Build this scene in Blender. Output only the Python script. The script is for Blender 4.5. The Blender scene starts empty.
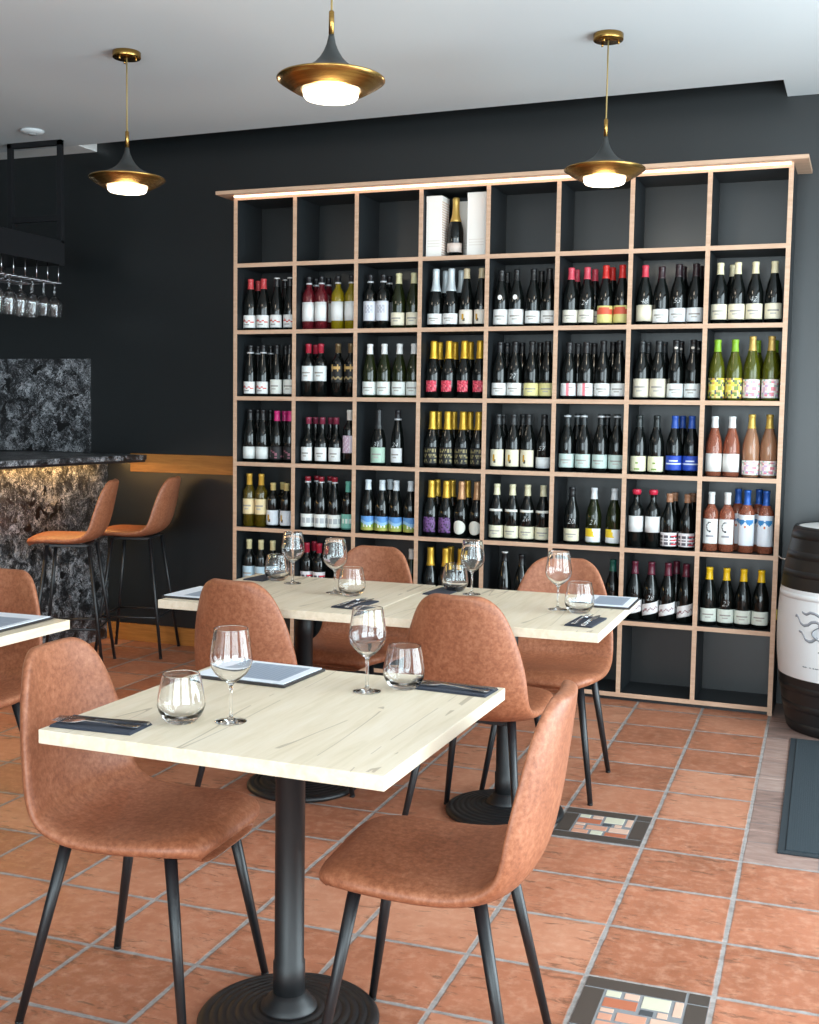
import bpy, bmesh, math, random
from mathutils import Vector, Matrix
random.seed(7)
PI = math.pi
C = bpy.context.scene.collection
sc = bpy.context.scene

# ------------------------------------------------------------------ helpers
def lin(c):
    def f(v):
        v /= 255.0
        return v / 12.92 if v <= 0.04045 else ((v + 0.055) / 1.055) ** 2.4
    return (f(c[0]), f(c[1]), f(c[2]), 1.0)

_m = {}
def mat(name, col, rough=0.5, metal=0.0, spec=0.5, emit=None, estr=0.0, coat=0.0):
    if name in _m:
        return _m[name]
    m = bpy.data.materials.new(name); m.use_nodes = True
    b = m.node_tree.nodes['Principled BSDF']
    b.inputs['Base Color'].default_value = lin(col)
    b.inputs['Roughness'].default_value = rough
    b.inputs['Metallic'].default_value = metal
    b.inputs['Specular IOR Level'].default_value = spec
    if coat:
        b.inputs['Coat Weight'].default_value = coat
        b.inputs['Coat Roughness'].default_value = 0.08
    if emit:
        b.inputs['Emission Color'].default_value = lin(emit)
        b.inputs['Emission Strength'].default_value = estr
    _m[name] = m
    return m

class NT:
    """small wrapper for building node trees"""
    def __init__(s, name):
        s.m = bpy.data.materials.new(name); s.m.use_nodes = True
        s.t = s.m.node_tree; s.b = s.t.nodes['Principled BSDF']
        s.co = s.n('ShaderNodeTexCoord').outputs['Object']
    def n(s, typ, **kw):
        nd = s.t.nodes.new(typ)
        for k, v in kw.items():
            if k.startswith('i_'):
                nd.inputs[k[2:].replace('_', ' ')].default_value = v
            else:
                setattr(nd, k, v)
        return nd
    def l(s, a, b): s.t.links.new(a, b)
    def math(s, op, a, b=None, clamp=False):
        nd = s.n('ShaderNodeMath', operation=op); nd.use_clamp = clamp
        for i, v in enumerate((a, b)):
            if v is None: continue
            if isinstance(v, (int, float)): nd.inputs[i].default_value = v
            else: s.l(v, nd.inputs[i])
        return nd.outputs[0]
    def mapping(s, vec, loc=(0,0,0), rot=(0,0,0), scale=(1,1,1)):
        nd = s.n('ShaderNodeMapping'); s.l(vec, nd.inputs['Vector'])
        nd.inputs['Location'].default_value = loc; nd.inputs['Rotation'].default_value = rot; nd.inputs['Scale'].default_value = scale
        return nd.outputs[0]
    def noise(s, vec, scale, detail=4, rough=0.55, dist=0.0):
        nd = s.n('ShaderNodeTexNoise'); s.l(vec, nd.inputs['Vector'])
        nd.inputs['Scale'].default_value = scale; nd.inputs['Detail'].default_value = detail
        nd.inputs['Roughness'].default_value = rough; nd.inputs['Distortion'].default_value = dist
        return nd.outputs['Fac']
    def ramp(s, fac, stops, interp='LINEAR'):
        nd = s.n('ShaderNodeValToRGB'); s.l(fac, nd.inputs['Fac'])
        e = nd.color_ramp.elements; nd.color_ramp.interpolation = interp
        while len(e) < len(stops): e.new(0.5)
        for el, (p, c) in zip(e, stops):
            el.position = p; el.color = lin(c) if len(c) == 3 else c
        return nd.outputs['Color']
    def mix(s, fac, a, b, blend='MIX'):
        nd = s.n('ShaderNodeMix', data_type='RGBA', blend_type=blend)
        if isinstance(fac, (int, float)): nd.inputs[0].default_value = fac
        else: s.l(fac, nd.inputs[0])
        for idx, v in ((6, a), (7, b)):
            if isinstance(v, tuple): nd.inputs[idx].default_value = v if len(v) == 4 else lin(v)
            else: s.l(v, nd.inputs[idx])
        return nd.outputs[2]
    def bump(s, h, strength=0.3, dist=0.002):
        nd = s.n('ShaderNodeBump'); s.l(h, nd.inputs['Height'])
        nd.inputs['Strength'].default_value = strength; nd.inputs['Distance'].default_value = dist
        s.l(nd.outputs[0], s.b.inputs['Normal'])
    def color(s, c): s.l(c, s.b.inputs['Base Color'])

class MB:
    """collects shapes; build() links them as ONE mesh object"""
    def __init__(s): s.v = []; s.f = []; s.mi = []; s.mats = []; s.smooth = []
    def slot(s, m):
        if m not in s.mats: s.mats.append(m)
        return s.mats.index(m)
    def add(s, vs, fs, m, smooth=False):
        o = len(s.v); s.v += [tuple(v) for v in vs]; k = s.slot(m)
        for f in fs:
            s.f.append(tuple(i + o for i in f)); s.mi.append(k); s.smooth.append(smooth)
    def box(s, lo, hi, m, bev=0.0, M=None):
        x0, y0, z0 = lo; x1, y1, z1 = hi
        if bev <= 0:
            vs = [(x0,y0,z0),(x1,y0,z0),(x1,y1,z0),(x0,y1,z0),(x0,y0,z1),(x1,y0,z1),(x1,y1,z1),(x0,y1,z1)]
            fs = [(0,3,2,1),(4,5,6,7),(0,1,5,4),(1,2,6,5),(2,3,7,6),(3,0,4,7)]
        else:
            bm = bmesh.new(); bmesh.ops.create_cube(bm, size=1)
            for v in bm.verts:
                v.co = ((x0+x1)/2 + v.co.x*(x1-x0), (y0+y1)/2 + v.co.y*(y1-y0), (z0+z1)/2 + v.co.z*(z1-z0))
            bmesh.ops.bevel(bm, geom=bm.edges[:], offset=bev, segments=2, affect='EDGES', profile=0.5)
            bm.verts.index_update()
            vs = [v.co.copy() for v in bm.verts]; fs = [tuple(v.index for v in f.verts) for f in bm.faces]
            bm.free()
        if M is not None: vs = [M @ Vector(v) for v in vs]
        s.add(vs, fs, m)
    def lathe(s, prof, m, n=32, c=(0,0,0), smooth=True, zmat=None):
        """prof: (r, z) list; rings closed with caps when r>0 at the ends. zmat(z)->material"""
        vs = []; idx = []
        for r, z in prof:
            if r <= 1e-6:
                idx.append([len(vs)]); vs.append((c[0], c[1], c[2]+z))
            else:
                idx.append(list(range(len(vs), len(vs)+n)))
                for k in range(n):
                    a = 2*PI*k/n; vs.append((c[0]+r*math.cos(a), c[1]+r*math.sin(a), c[2]+z))
        o = len(s.v); s.v += vs
        for i in range(len(prof)-1):
            A, B = idx[i], idx[i+1]
            mm = m if zmat is None else zmat((prof[i][1]+prof[i+1][1])/2)
            k_ = s.slot(mm)
            for k in range(n):
                k2 = (k+1) % n
                if len(A) == 1 and len(B) == 1: continue
                if len(A) == 1: f = (A[0], B[k2], B[k])
                elif len(B) == 1: f = (A[k], A[k2], B[0])
                else: f = (A[k], A[k2], B[k2], B[k])
                s.f.append(tuple(q+o for q in f)); s.mi.append(k_); s.smooth.append(smooth)
        for ring, rev in ((idx[0], True), (idx[-1], False)):
            if len(ring) > 1:
                f = tuple(q+o for q in (reversed(ring) if rev else ring))
                s.f.append(f); s.mi.append(s.slot(m if zmat is None else zmat(prof[-1][1] if not rev else prof[0][1]))); s.smooth.append(False)
    def tube(s, pts, rad, m, n=12, cap=True):
        pts = [Vector(p) for p in pts]
        if isinstance(rad, (int, float)): rad = [rad]*len(pts)
        o = len(s.v); k_ = s.slot(m)
        ref = None
        for i, p in enumerate(pts):
            d = (pts[min(i+1, len(pts)-1)] - pts[max(i-1, 0)]).normalized()
            if ref is None:
                ref = Vector((0,0,1)) if abs(d.z) < 0.9 else Vector((1,0,0))
            u = d.cross(ref).normalized(); w = u.cross(d).normalized(); ref = w
            for k in range(n):
                a = 2*PI*k/n
                s.v.append(tuple(p + (u*math.cos(a) + w*math.sin(a))*rad[i]))
        for i in range(len(pts)-1):
            for k in range(n):
                k2 = (k+1) % n
                s.f.append((o+i*n+k, o+i*n+k2, o+(i+1)*n+k2, o+(i+1)*n+k)); s.mi.append(k_); s.smooth.append(True)
        if cap:
            s.f.append(tuple(o+k for k in reversed(range(n)))); s.mi.append(k_); s.smooth.append(False)
            e = o+(len(pts)-1)*n
            s.f.append(tuple(e+k for k in range(n))); s.mi.append(k_); s.smooth.append(False)
    def mesh(s, name):
        me = bpy.data.meshes.new(name)
        me.from_pydata(s.v, [], s.f)
        for m in s.mats: me.materials.append(m)
        me.polygons.foreach_set('material_index', s.mi)
        me.polygons.foreach_set('use_smooth', s.smooth)
        me.update()
        bm = bmesh.new(); bm.from_mesh(me); bmesh.ops.recalc_face_normals(bm, faces=bm.faces[:]); bm.to_mesh(me); bm.free()
        return me
    def build(s, name, parent=None, loc=None):
        return link(name, s.mesh(name), parent, loc)

def link(name, me, parent=None, loc=None):
    o = bpy.data.objects.new(name, me); C.objects.link(o)
    if parent: o.parent = parent
    if loc: o.location = loc
    return o

def thing(name, label, cat, loc=(0,0,0), rz=0.0, group=None):
    o = bpy.data.objects.new(name, None); C.objects.link(o)
    o.empty_display_size = 0.1
    o.location = loc; o.rotation_euler = (0, 0, rz)
    return tag(o, label, cat, group)
def tag(o, label, cat, group=None):
    o['label'] = label; o['category'] = cat
    if group: o['group'] = group
    return o
def struct(o): o['kind'] = 'structure'; return o
def dup(root, loc=None, rz=None, label=None, group=None):
    def cp(o, parent):
        c = o.copy(); C.objects.link(c)
        if parent: c.parent = parent
        for ch in list(o.children): cp(ch, c)
        return c
    r = cp(root, None)
    if loc is not None: r.location = loc
    if rz is not None: r.rotation_euler = (0, 0, rz)
    if label: r['label'] = label
    if group: r['group'] = group
    return r
def R(d): return math.radians(d)
ORD = ['first', 'second', 'third', 'fourth', 'fifth', 'sixth', 'seventh', 'eighth']
NUM = ['zero', 'one', 'two', 'three', 'four', 'five', 'six', 'seven', 'eight']

# ------------------------------------------------------------------ materials
def leather():
    t = NT('tan_leather')
    a = t.noise(t.co, 75, 5, 0.7); b = t.noise(t.co, 9, 3)
    f = t.math('ADD', t.math('MULTIPLY', a, 0.75), t.math('MULTIPLY', b, 0.25))
    t.color(t.ramp(f, [(0.34, (124, 72, 48)), (0.50, (150, 92, 64)), (0.68, (176, 118, 88))]))
    t.b.inputs['Roughness'].default_value = 0.46
    t.b.inputs['Specular IOR Level'].default_value = 0.45
    t.bump(t.noise(t.co, 260, 2), 0.18, 0.0015)
    return t.m
def table_oak():
    t = NT('pale_oak')
    v = t.mapping(t.co, scale=(14, 1.2, 14))
    a = t.noise(v, 3.0, 6, 0.6, 0.6)
    b = t.noise(t.mapping(t.co, scale=(60, 2.2, 60)), 2.2, 3, 0.6)
    c = t.ramp(a, [(0.30, (214, 198, 172)), (0.48, (224, 208, 184)), (0.70, (230, 216, 196))])
    c = t.mix(t.math('MULTIPLY', t.math('SUBTRACT', b, 0.42, True), 0.4), c, (196, 176, 138))
    k = t.noise(t.mapping(t.co, scale=(4.5, 0.3, 4.5)), 1.5, 2, 0.4, 0.0)
    line = t.math('LESS_THAN', t.math('ABSOLUTE', t.math('SUBTRACT', k, 0.565)), 0.0035)
    gate = t.math('GREATER_THAN', t.noise(t.co, 2.3, 2), 0.44)
    gn = t.n('ShaderNodeSeparateXYZ'); t.l(t.n('ShaderNodeNewGeometry').outputs['Normal'], gn.inputs[0])
    gate = t.math('MULTIPLY', gate, t.math('GREATER_THAN', gn.outputs[2], 0.7))
    c = t.mix(t.math('MULTIPLY', t.math('MULTIPLY', line, gate), 0.5), c, (130, 110, 86))
    t.color(c); t.b.inputs['Roughness'].default_value = 0.42
    t.b.inputs['Specular IOR Level'].default_value = 0.4
    return t.m
def terracotta():
    """square tiles with grout, drawn in the floor's own coordinates; stone pavers by the mat"""
    t = NT('terracotta_floor')
    T = 0.3178; ang = R(1.7357)
    sx = t.n('ShaderNodeSeparateXYZ'); t.l(t.co, sx.inputs[0])
    X = t.math('SUBTRACT', sx.outputs[0], 3.018); Y = t.math('SUBTRACT', sx.outputs[1], -2.0091)
    ca, sa = math.cos(ang), math.sin(ang)
    U = t.math('ADD', t.math('MULTIPLY', X, ca), t.math('MULTIPLY', Y, sa))
    V = t.math('SUBTRACT', t.math('MULTIPLY', Y, ca), t.math('MULTIPLY', X, sa))
    def cells(tu, tv, g):
        u = t.math('DIVIDE', U, tu); v = t.math('DIVIDE', V, tv)
        fu = t.math('FLOOR', u); fv = t.math('FLOOR', v)
        du = t.math('ABSOLUTE', t.math('SUBTRACT', t.math('SUBTRACT', u, fu), 0.5))
        dv = t.math('ABSOLUTE', t.math('SUBTRACT', t.math('SUBTRACT', v, fv), 0.5))
        wob = t.math('MULTIPLY', t.math('SUBTRACT', t.noise(t.co, 14, 3), 0.5), 0.022)
        e = t.math('MAXIMUM', t.math('MULTIPLY', t.math('ADD', du, wob), 1.0), t.math('ADD', dv, wob))
        lim = 0.5 - g/2/tu
        nd = t.n('ShaderNodeMapRange'); nd.interpolation_type = 'SMOOTHSTEP'
        t.l(e, nd.inputs[0]); nd.inputs[1].default_value = lim-0.006; nd.inputs[2].default_value = lim+0.008
        cb = t.n('ShaderNodeCombineXYZ'); t.l(fu, cb.inputs[0]); t.l(fv, cb.inputs[1])
        wn = t.n('ShaderNodeTexWhiteNoise'); wn.noise_dimensions = '3D'; t.l(cb.outputs[0], wn.inputs['Vector'])
        return nd.outputs[0], wn.outputs['Value'], e
    grout, rnd, edge = cells(T, T, 0.0145)
    n1 = t.noise(t.co, 7, 5, 0.6); n2 = t.noise(t.co, 28, 5, 0.65)
    base = t.ramp(t.math('ADD', t.math('MULTIPLY', n1, 0.6), t.math('MULTIPLY', rnd, 0.4)),
                  [(0.22, (146, 88, 62)), (0.5, (176, 112, 84)), (0.8, (196, 138, 110))])
    base = t.mix(t.math('MULTIPLY', t.math('SUBTRACT', n2, 0.47, True), 1.3), base, (214, 168, 140))
    # worn dark scuffs, more of them near the tile edges
    sv = t.mapping(t.co, rot=(0, 0, -ang), scale=(13, 42, 1))
    sn = t.noise(sv, 1.0, 7, 0.70, 0.5)
    em = t.n('ShaderNodeMapRange'); t.l(edge, em.inputs[0]); em.inputs[1].default_value = 0.15; em.inputs[2].default_value = 0.5
    thr = t.math('SUBTRACT', 0.610, t.math('MULTIPLY', em.outputs[0], 0.095))
    thr = t.math('ADD', thr, t.math('MULTIPLY', t.math('SUBTRACT', t.noise(t.co, 3.1, 2), 0.5), -0.2))
    sc_ = t.math('MULTIPLY', t.math('SUBTRACT', sn, thr, True), 12.0, True)
    base = t.mix(t.math('MULTIPLY', sc_, 0.66), base, (104, 72, 54))
    rim = t.n('ShaderNodeMapRange'); t.l(edge, rim.inputs[0]); rim.inputs[1].default_value = 0.42; rim.inputs[2].default_value = 0.47
    base = t.mix(t.math('MULTIPLY', rim.outputs[0], t.math('MULTIPLY', t.math('SUBTRACT', t.noise(t.co, 11, 4, 0.6), 0.42, True), 2.6, True)), base, (128, 84, 62))
    col = t.mix(grout, base, t.ramp(n2, [(0.3, (126, 118, 114)), (0.7, (164, 156, 152))]))
    # paver zone
    g2, r2, e2 = cells(0.24, 0.20, 0.008)
    st = t.ramp(t.math('ADD', t.math('MULTIPLY', t.noise(t.mapping(t.co, scale=(8, 30, 8)), 1.2, 5, 0.65, 0.5), 0.75), t.math('MULTIPLY', r2, 0.3)),
                [(0.3, (104, 84, 78)), (0.55, (150, 122, 112)), (0.8, (176, 152, 142))])
    st = t.mix(g2, st, (120, 110, 108))
    zone = t.math('MULTIPLY', t.math('GREATER_THAN', U, 0.006), t.math('GREATER_THAN', V, 0.006))
    col = t.mix(zone, col, st)
    t.color(col)
    h = t.math('SUBTRACT', t.math('MULTIPLY', n1, 0.35), t.math('ADD', grout, t.math('MULTIPLY', sc_, 0.15)))
    t.bump(h, 0.35, 0.004)
    rr = t.n('ShaderNodeMapRange'); t.l(n1, rr.inputs[0]); rr.inputs[3].default_value = 0.34; rr.inputs[4].default_value = 0.52
    t.l(t.mix(grout, rr.outputs[0], (230, 230, 230)), t.b.inputs['Roughness'])
    return t.m
def bar_stone():
    t = NT('black_white_stone')
    d = t.noise(t.co, 9, 4, 0.6)
    vv = t.n('ShaderNodeVectorMath', operation='MULTIPLY_ADD')
    nt = t.n('ShaderNodeTexNoise'); t.l(t.co, nt.inputs['Vector']); nt.inputs['Scale'].default_value = 14; nt.inputs['Detail'].default_value = 3
    t.l(nt.outputs['Color'], vv.inputs[0]); vv.inputs[1].default_value = (0.12, 0.12, 0.12); t.l(t.co, vv.inputs[2])
    a = t.noise(vv.outputs[0], 95, 6, 0.78, 1.2)
    big = t.noise(vv.outputs[0], 12, 3, 0.55, 0.8)
    f = t.math('ADD', t.math('MULTIPLY', a, 0.8), t.math('MULTIPLY', big, 0.42))
    c = t.ramp(f, [(0.52, (14, 14, 16)), (0.60, (40, 41, 44)), (0.655, (104, 106, 110)), (0.72, (180, 182, 186))])
    blot = t.math('GREATER_THAN', t.noise(vv.outputs[0], 13, 2, 0.4, 0.3), 0.65)
    c = t.mix(blot, c, (12, 12, 13))
    t.color(c); t.b.inputs['Roughness'].default_value = 0.38
    return t.m
def dark_wall():
    t = NT('charcoal_wall')
    a = t.noise(t.co, 1.6, 4, 0.6); b = t.noise(t.co, 90, 3)
    t.color(t.ramp(a, [(0.3, (15, 19, 21)), (0.7, (20, 24, 26))]))
    t.b.inputs['Roughness'].default_value = 0.37
    t.b.inputs['Specular IOR Level'].default_value = 0.72
    t.bump(b, 0.12, 0.002)
    return t.m
def edge_oak(name, c0, c1, sc=(3, 30, 30), rough=0.5):
    t = NT(name)
    a = t.noise(t.mapping(t.co, scale=sc), 2.0, 4, 0.6, 0.3)
    t.color(t.ramp(a, [(0.3, c0), (0.7, c1)])); t.b.inputs['Roughness'].default_value = rough
    return t.m
def brass():
    t = NT('brushed_brass')
    t.b.inputs['Metallic'].default_value = 1.0
    a = t.noise(t.mapping(t.co, scale=(1, 1, 60)), 4, 2)
    t.color(t.ramp(a, [(0.3, (150, 114, 58)), (0.7, (190, 152, 88))]))
    t.b.inputs['Roughness'].default_value = 0.27
    return t.m
def clear_glass():
    m = bpy.data.materials.new('clear_glass'); m.use_nodes = True
    nt = m.node_tree; nt.nodes.clear()
    N = nt.nodes.new; L = nt.links.new
    out = N('ShaderNodeOutputMaterial')
    g = N('ShaderNodeBsdfGlass'); g.inputs['IOR'].default_value = 1.46; g.inputs['Roughness'].default_value = 0.0
    L(g.outputs[0], out.inputs[0])
    return m
def solid_glass():
    m = bpy.data.materials.new('solid_glass'); m.use_nodes = True
    nt = m.node_tree; nt.nodes.clear()
    out = nt.nodes.new('ShaderNodeOutputMaterial'); g = nt.nodes.new('ShaderNodeBsdfGlass')
    g.inputs['IOR'].default_value = 1.48; g.inputs['Roughness'].default_value = 0.0
    nt.links.new(g.outputs[0], out.inputs[0])
    return m
def tinted_glass(name, col, trans=0.55):
    m = mat(name, col, 0.06, 0, 0.5)
    m.node_tree.nodes['Principled BSDF'].inputs['Transmission Weight'].default_value = trans
    return m
LEATHER = leather(); OAKTOP = table_oak(); FLOOR = terracotta(); STONE = bar_stone(); WALL = dark_wall()
EDGE = edge_oak('shelf_oak_edge', (186, 150, 124), (206, 172, 146))
RAIL = edge_oak('honey_oak', (150, 94, 38), (182, 120, 56))
BRASS = brass(); GLASS = clear_glass(); SOLID = solid_glass()
BLACK = mat('black_powder_coat', (22, 23, 26), 0.38)
IRON = mat('black_cast_iron', (20, 21, 23), 0.45)
PANEL = mat('dark_shelf_panel', (27, 31, 34), 0.48)
CEIL = mat('ceiling_paint', (206, 212, 215), 0.8)
WHITE = mat('white_paint', (232, 232, 230), 0.6)
STEEL = mat('cutlery_steel', (200, 200, 205), 0.18, 1.0)
SLATE = mat('slate_napkin', (50, 54, 66), 0.85)
PAPER = mat('menu_paper', (226, 230, 238), 0.6)
PRINT = mat('menu_print', (150, 160, 175), 0.6)
PRINTD = mat('menu_print_lines', (138, 148, 164), 0.6)
BOARD = mat('menu_board', (44, 40, 40), 0.5)
OPAL = mat('opal_diffuser', (255, 250, 240), 0.4, emit=(255, 240, 214), estr=4.0)
LEDW = mat('led_strip', (255, 240, 220), 0.4, emit=(255, 214, 184), estr=3.2)
LEDA = mat('led_strip_amber', (255, 220, 160), 0.4, emit=(255, 190, 96), estr=45.0)
GUN = mat('graphite_trumpet', (58, 60, 60), 0.5, 0.3)

# ------------------------------------------------------------------ the room
WY = 0.285                       # face of the back wall
CZ = 3.005                       # ceiling height
XL, XR, YF = -3.6, 4.9, -8.8
b = MB(); b.box((XL, YF, -0.1), (XR, WY+0.2, 0.0), FLOOR); struct(b.build('floor'))
b = MB(); b.box((XL-0.2, WY, 0), (XR+0.2, WY+0.2, CZ+0.35), WALL); struct(b.build('wall_back'))
b = MB(); b.box((XL-0.2, YF, 0), (XL, WY, CZ+0.3), WALL); struct(b.build('wall_left'))
# ceiling with the recess along the back wall above the shelf
b = MB()
def prism(b, poly, z0, z1, m):
    n = len(poly)
    vs = [(x, y, z0) for x, y in poly] + [(x, y, z1) for x, y in poly]
    fs = [tuple(reversed(range(n))), tuple(range(n, 2*n))] + [(i, (i+1) % n, n+(i+1) % n, n+i) for i in range(n)]
    b.add(vs, fs, m)
SL, SR = -1.131, 2.905
ZT = CZ+0.17
prism(b, [(XL, YF), (XR, YF), (XR, -0.07), (SR, -0.014), (SL, 0.1), (XL, 0.17)], CZ, ZT, CEIL)
prism(b, [(XL, 0.17), (SL, 0.1), (SL, WY), (XL, WY)], CZ, ZT, WHITE)
prism(b, [(SR, -0.014), (XR, -0.07), (XR, WY), (SR, WY)], CZ, ZT, CEIL)
b.box((XL, YF, ZT), (XR, WY, ZT+0.1), WALL)
struct(b.build('ceiling'))
# right wall: big glazed entrance; front wall: two shop windows
b = MB()
def wall_with_holes(b, axis, at, th, lo, hi, holes, m):
    """axis 'x': wall in the plane x=at spanning y lo..hi; holes (a0, a1, z0, z1)"""
    cuts = sorted({lo, hi, *[h[0] for h in holes], *[h[1] for h in holes]})
    for a0, a1 in zip(cuts, cuts[1:]):
        hs = [h for h in holes if h[0] <= a0 and h[1] >= a1]
        spans = [(0, CZ)] if not hs else [(0, hs[0][2]), (hs[0][3], CZ)]
        for z0, z1 in spans:
            if z1-z0 < 1e-4: continue
            if axis == 'x': b.box((at, a0, z0), (at+th, a1, z1), m)
            else: b.box((a0, at, z0), (a1, at+th, z1), m)
RH = [(-3.9, -0.7, 0.0, 2.75), (-8.2, -4.6, 0.4, 2.75)]
FH = [(-1.6, 0.6, 0.35, 2.6), (1.2, 4.5, 0.0, 2.75)]
wall_with_holes(b, 'x', XR, 0.2, YF, WY, RH, WHITE); struct(b.build('wall_right'))
b = MB(); wall_with_holes(b, 'y', YF-0.2, 0.2, XL-0.2, XR+0.2, FH, WHITE); struct(b.build('wall_front'))
FR = mat('window_frame_grey', (70, 74, 78), 0.5)
def frame_x(n, h, at):
    b = MB(); y0, y1, z0, z1 = h; w = 0.06
    for y in (y0, (2*y0+y1)/3, (y0+2*y1)/3, y1-w): b.box((at, y, z0), (at+0.08, y+w, z1), FR)
    b.box((at, y0, z0), (at+0.08, y1, z0+w), FR); b.box((at, y0, z1-w), (at+0.08, y1, z1), FR)
    struct(b.build('window_%d' % n))
def frame_y(n, h, at):
    b = MB(); x0, x1, z0, z1 = h; w = 0.06
    for x in (x0, (2*x0+x1)/3, (x0+2*x1)/3, x1-w): b.box((x, at, z0), (x+w, at+0.08, z1), FR)
    b.box((x0, at, z0), (x1, at+0.08, z0+w), FR); b.box((x0, at, z1-w), (x1, at+0.08, z1), FR)
    struct(b.build('window_%d' % n))
frame_x(1, RH[0], XR+0.06); frame_x(2, RH[1], XR+0.06); frame_y(3, FH[0], YF-0.14); frame_y(4, FH[1], YF-0.14)
# honey oak rail and baseboard on the back wall between bar and shelf
b = MB(); b.box((-0.885, WY-0.022, 1.056), (-0.013, WY, 1.168), RAIL, 0.003); struct(b.build('trim_1'))
b = MB(); b.box((-1.08, WY-0.018, 0), (-0.013, WY, 0.108), RAIL, 0.003); struct(b.build('baseboard_back'))

# mosaic inlays set into the floor grid
MT = [mat('mosaic_brown', (70, 60, 54), 0.5), mat('mosaic_cream', (198, 192, 170), 0.5), mat('mosaic_rose', (196, 140, 116), 0.5),
      mat('mosaic_red', (174, 100, 72), 0.5), mat('mosaic_pink', (206, 168, 148), 0.5), mat('mosaic_grout', (128, 128, 130), 0.7), mat('mosaic_dark', (66, 68, 72), 0.5)]
def inlay(name, u0, v0):
    T = 0.3178; a = R(1.7357)
    M = Matrix.Translation((3.018, -2.0091, 0)) @ Matrix.Rotation(a, 4, 'Z') @ Matrix.Translation((u0*T, v0*T, 0))
    b = MB(); g = 0.007; L = T-g
    b.box((g, g, 0.0), (L, L, 0.0015), MT[5], 0, M)
    e = 0.052; q = 0.005; h = 0.003
    for lo, hi in (((g, g+e+q), (g+e, L-e-q)), ((L-e, g+e+q-0.0), (L, L-e-q)), ((g, L-e), (L-e-q, L)), ((L-e, L-e), (L, L)), ((g, g), (L, g+e))):
        b.box((lo[0]+0.001, lo[1]+0.001, 0), (hi[0]-0.001, hi[1]-0.001, h), MT[0], 0.0008, M)
    i0 = g+e+q; S = L-e-q-i0
    rows = [  # (u0, u1, v0, v1, colour) as fractions of the inner square
        (0, .2, .84, 1, 1), (.24, .44, .84, 1, 4), (0, .44, .56, .80, 3), (.48, .84, .68, 1, 1), (.88, 1, .60, 1, 4), (.48, .66, .50, .64, 6), (.70, .84, .50, .64, 4),
        (0, .18, .42, .52, 4), (0, .18, .22, .38, 2), (.22, .60, .24, .46, 2), (.64, 1, .22, .46, 4), (0, .30, 0, .18, 2), (.34, .56, 0, .20, 1), (.60, 1, 0, .18, 3)]
    for a0, a1, b0, b1, k in rows:
        b.box((i0+a0*S+0.001, i0+b0*S+0.001, 0), (i0+a1*S-0.001, i0+b1*S-0.001, h), MT[k], 0.0008, M)
    o = b.build(name); struct(o)
inlay('trim_2', -2, 0); inlay('trim_3', -1, -4)

# ------------------------------------------------------------------ wine shelf
P = 0.36950; TH = 0.022; ZB = 0.030
SD = WY-0.003
shelf = thing('wine_shelf', 'tall dark wine shelf with pale oak edges filled with bottles along the back wall', 'shelf', (0, 0, 0))
ztop = ZB+7*P
for k in range(9):
    b = MB(); b.box((k*P-TH/2, 0.003, 0.0 if k in (0, 8) else ZB-TH/2), (k*P+TH/2, SD, ztop+TH/2), PANEL)
    u = b.build('upright', shelf)
    b = MB(); b.box((k*P-TH/2, -0.0005, 0.0 if k in (0, 8) else ZB-TH/2), (k*P+TH/2, 0.003, ztop+TH/2), EDGE); b.build('edge_band', u)
for j in range(8):
    z = ZB+(7-j)*P
    b = MB()
    for k in range(8): b.box((k*P+TH/2, 0.003, z-TH/2), ((k+1)*P-TH/2, SD, z+TH/2), PANEL)
    u = b.build('shelf_board', shelf)
    b = MB()
    for k in range(8): b.box((k*P+TH/2, -0.0005, z-TH/2), ((k+1)*P-TH/2, 0.003, z+TH/2), EDGE)
    b.build('edge_band', u)
b = MB(); b.box((TH/2, 0.02, 0), (8*P-TH/2, 0.035, ZB-TH/2), PANEL); b.build('plinth', shelf)
b = MB(); b.box((-0.085, -0.075, ztop+TH/2), (3.035, SD, ztop+TH/2+0.020), EDGE, 0.0015); b.build('top_board', shelf)
b = MB(); b.box((0.0, -0.022, ztop+TH/2-0.009), (8*P, -0.006, ztop+TH/2), LEDW, 0.002); b.build('light_strip', shelf)['label'] = 'glowing strip under the top board'

# ------------------------------------------------------------------ bottles
SHAPES = {
 'bx': (0.0365, [(0, .004), (.032, 0), (.0365, .005), (.0365, .188), (.0345, .203), (.0235, .222), (.0150, .238), (.0142, .284), (.0157, .286), (.0157, .297), (.012, .300), (0, .300)]),
 'bg': (0.0395, [(0, .004), (.034, 0), (.0395, .005), (.0395, .142), (.0375, .162), (.0315, .190), (.0225, .218), (.0165, .243), (.0147, .268), (.0146, .282), (.0160, .284), (.0160, .294), (.012, .296), (0, .296)]),
 'ch': (0.0424, [(0, .004), (.036, 0), (.0424, .006), (.0424, .130), (.0405, .150), (.0335, .178), (.0245, .204), (.0192, .228), (.0168, .258), (.0158, .286), (.0172, .288), (.0172, .300), (.014, .308), (0, .312)]),
 'fl': (0.0365, [(0, .004), (.032, 0), (.0365, .005), (.0365, .125), (.0345, .160), (.0285, .198), (.0215, .232), (.0162, .266), (.0144, .294), (.0156, .296), (.0156, .306), (.012, .309), (0, .309)]),
 'sq': (0.0410, [(0, .004), (.036, 0), (.0405, .005), (.0410, .118), (.0385, .136), (.0270, .160), (.0170, .182), (.0148, .225), (.0146, .262), (.0158, .264), (.0158, .274), (.012, .277), (0, .277)]),
}
def rad_at(prof, z):
    for (r0, z0), (r1, z1) in zip(prof[1:], prof[2:]):
        if z0 <= z <= z1 and z1 > z0:
            return r0+(r1-r0)*(z-z0)/(z1-z0)
    return prof[-2][0]
DG = mat('dark_bottle_glass', (11, 14, 13), 0.07, 0, 0.5)
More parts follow.
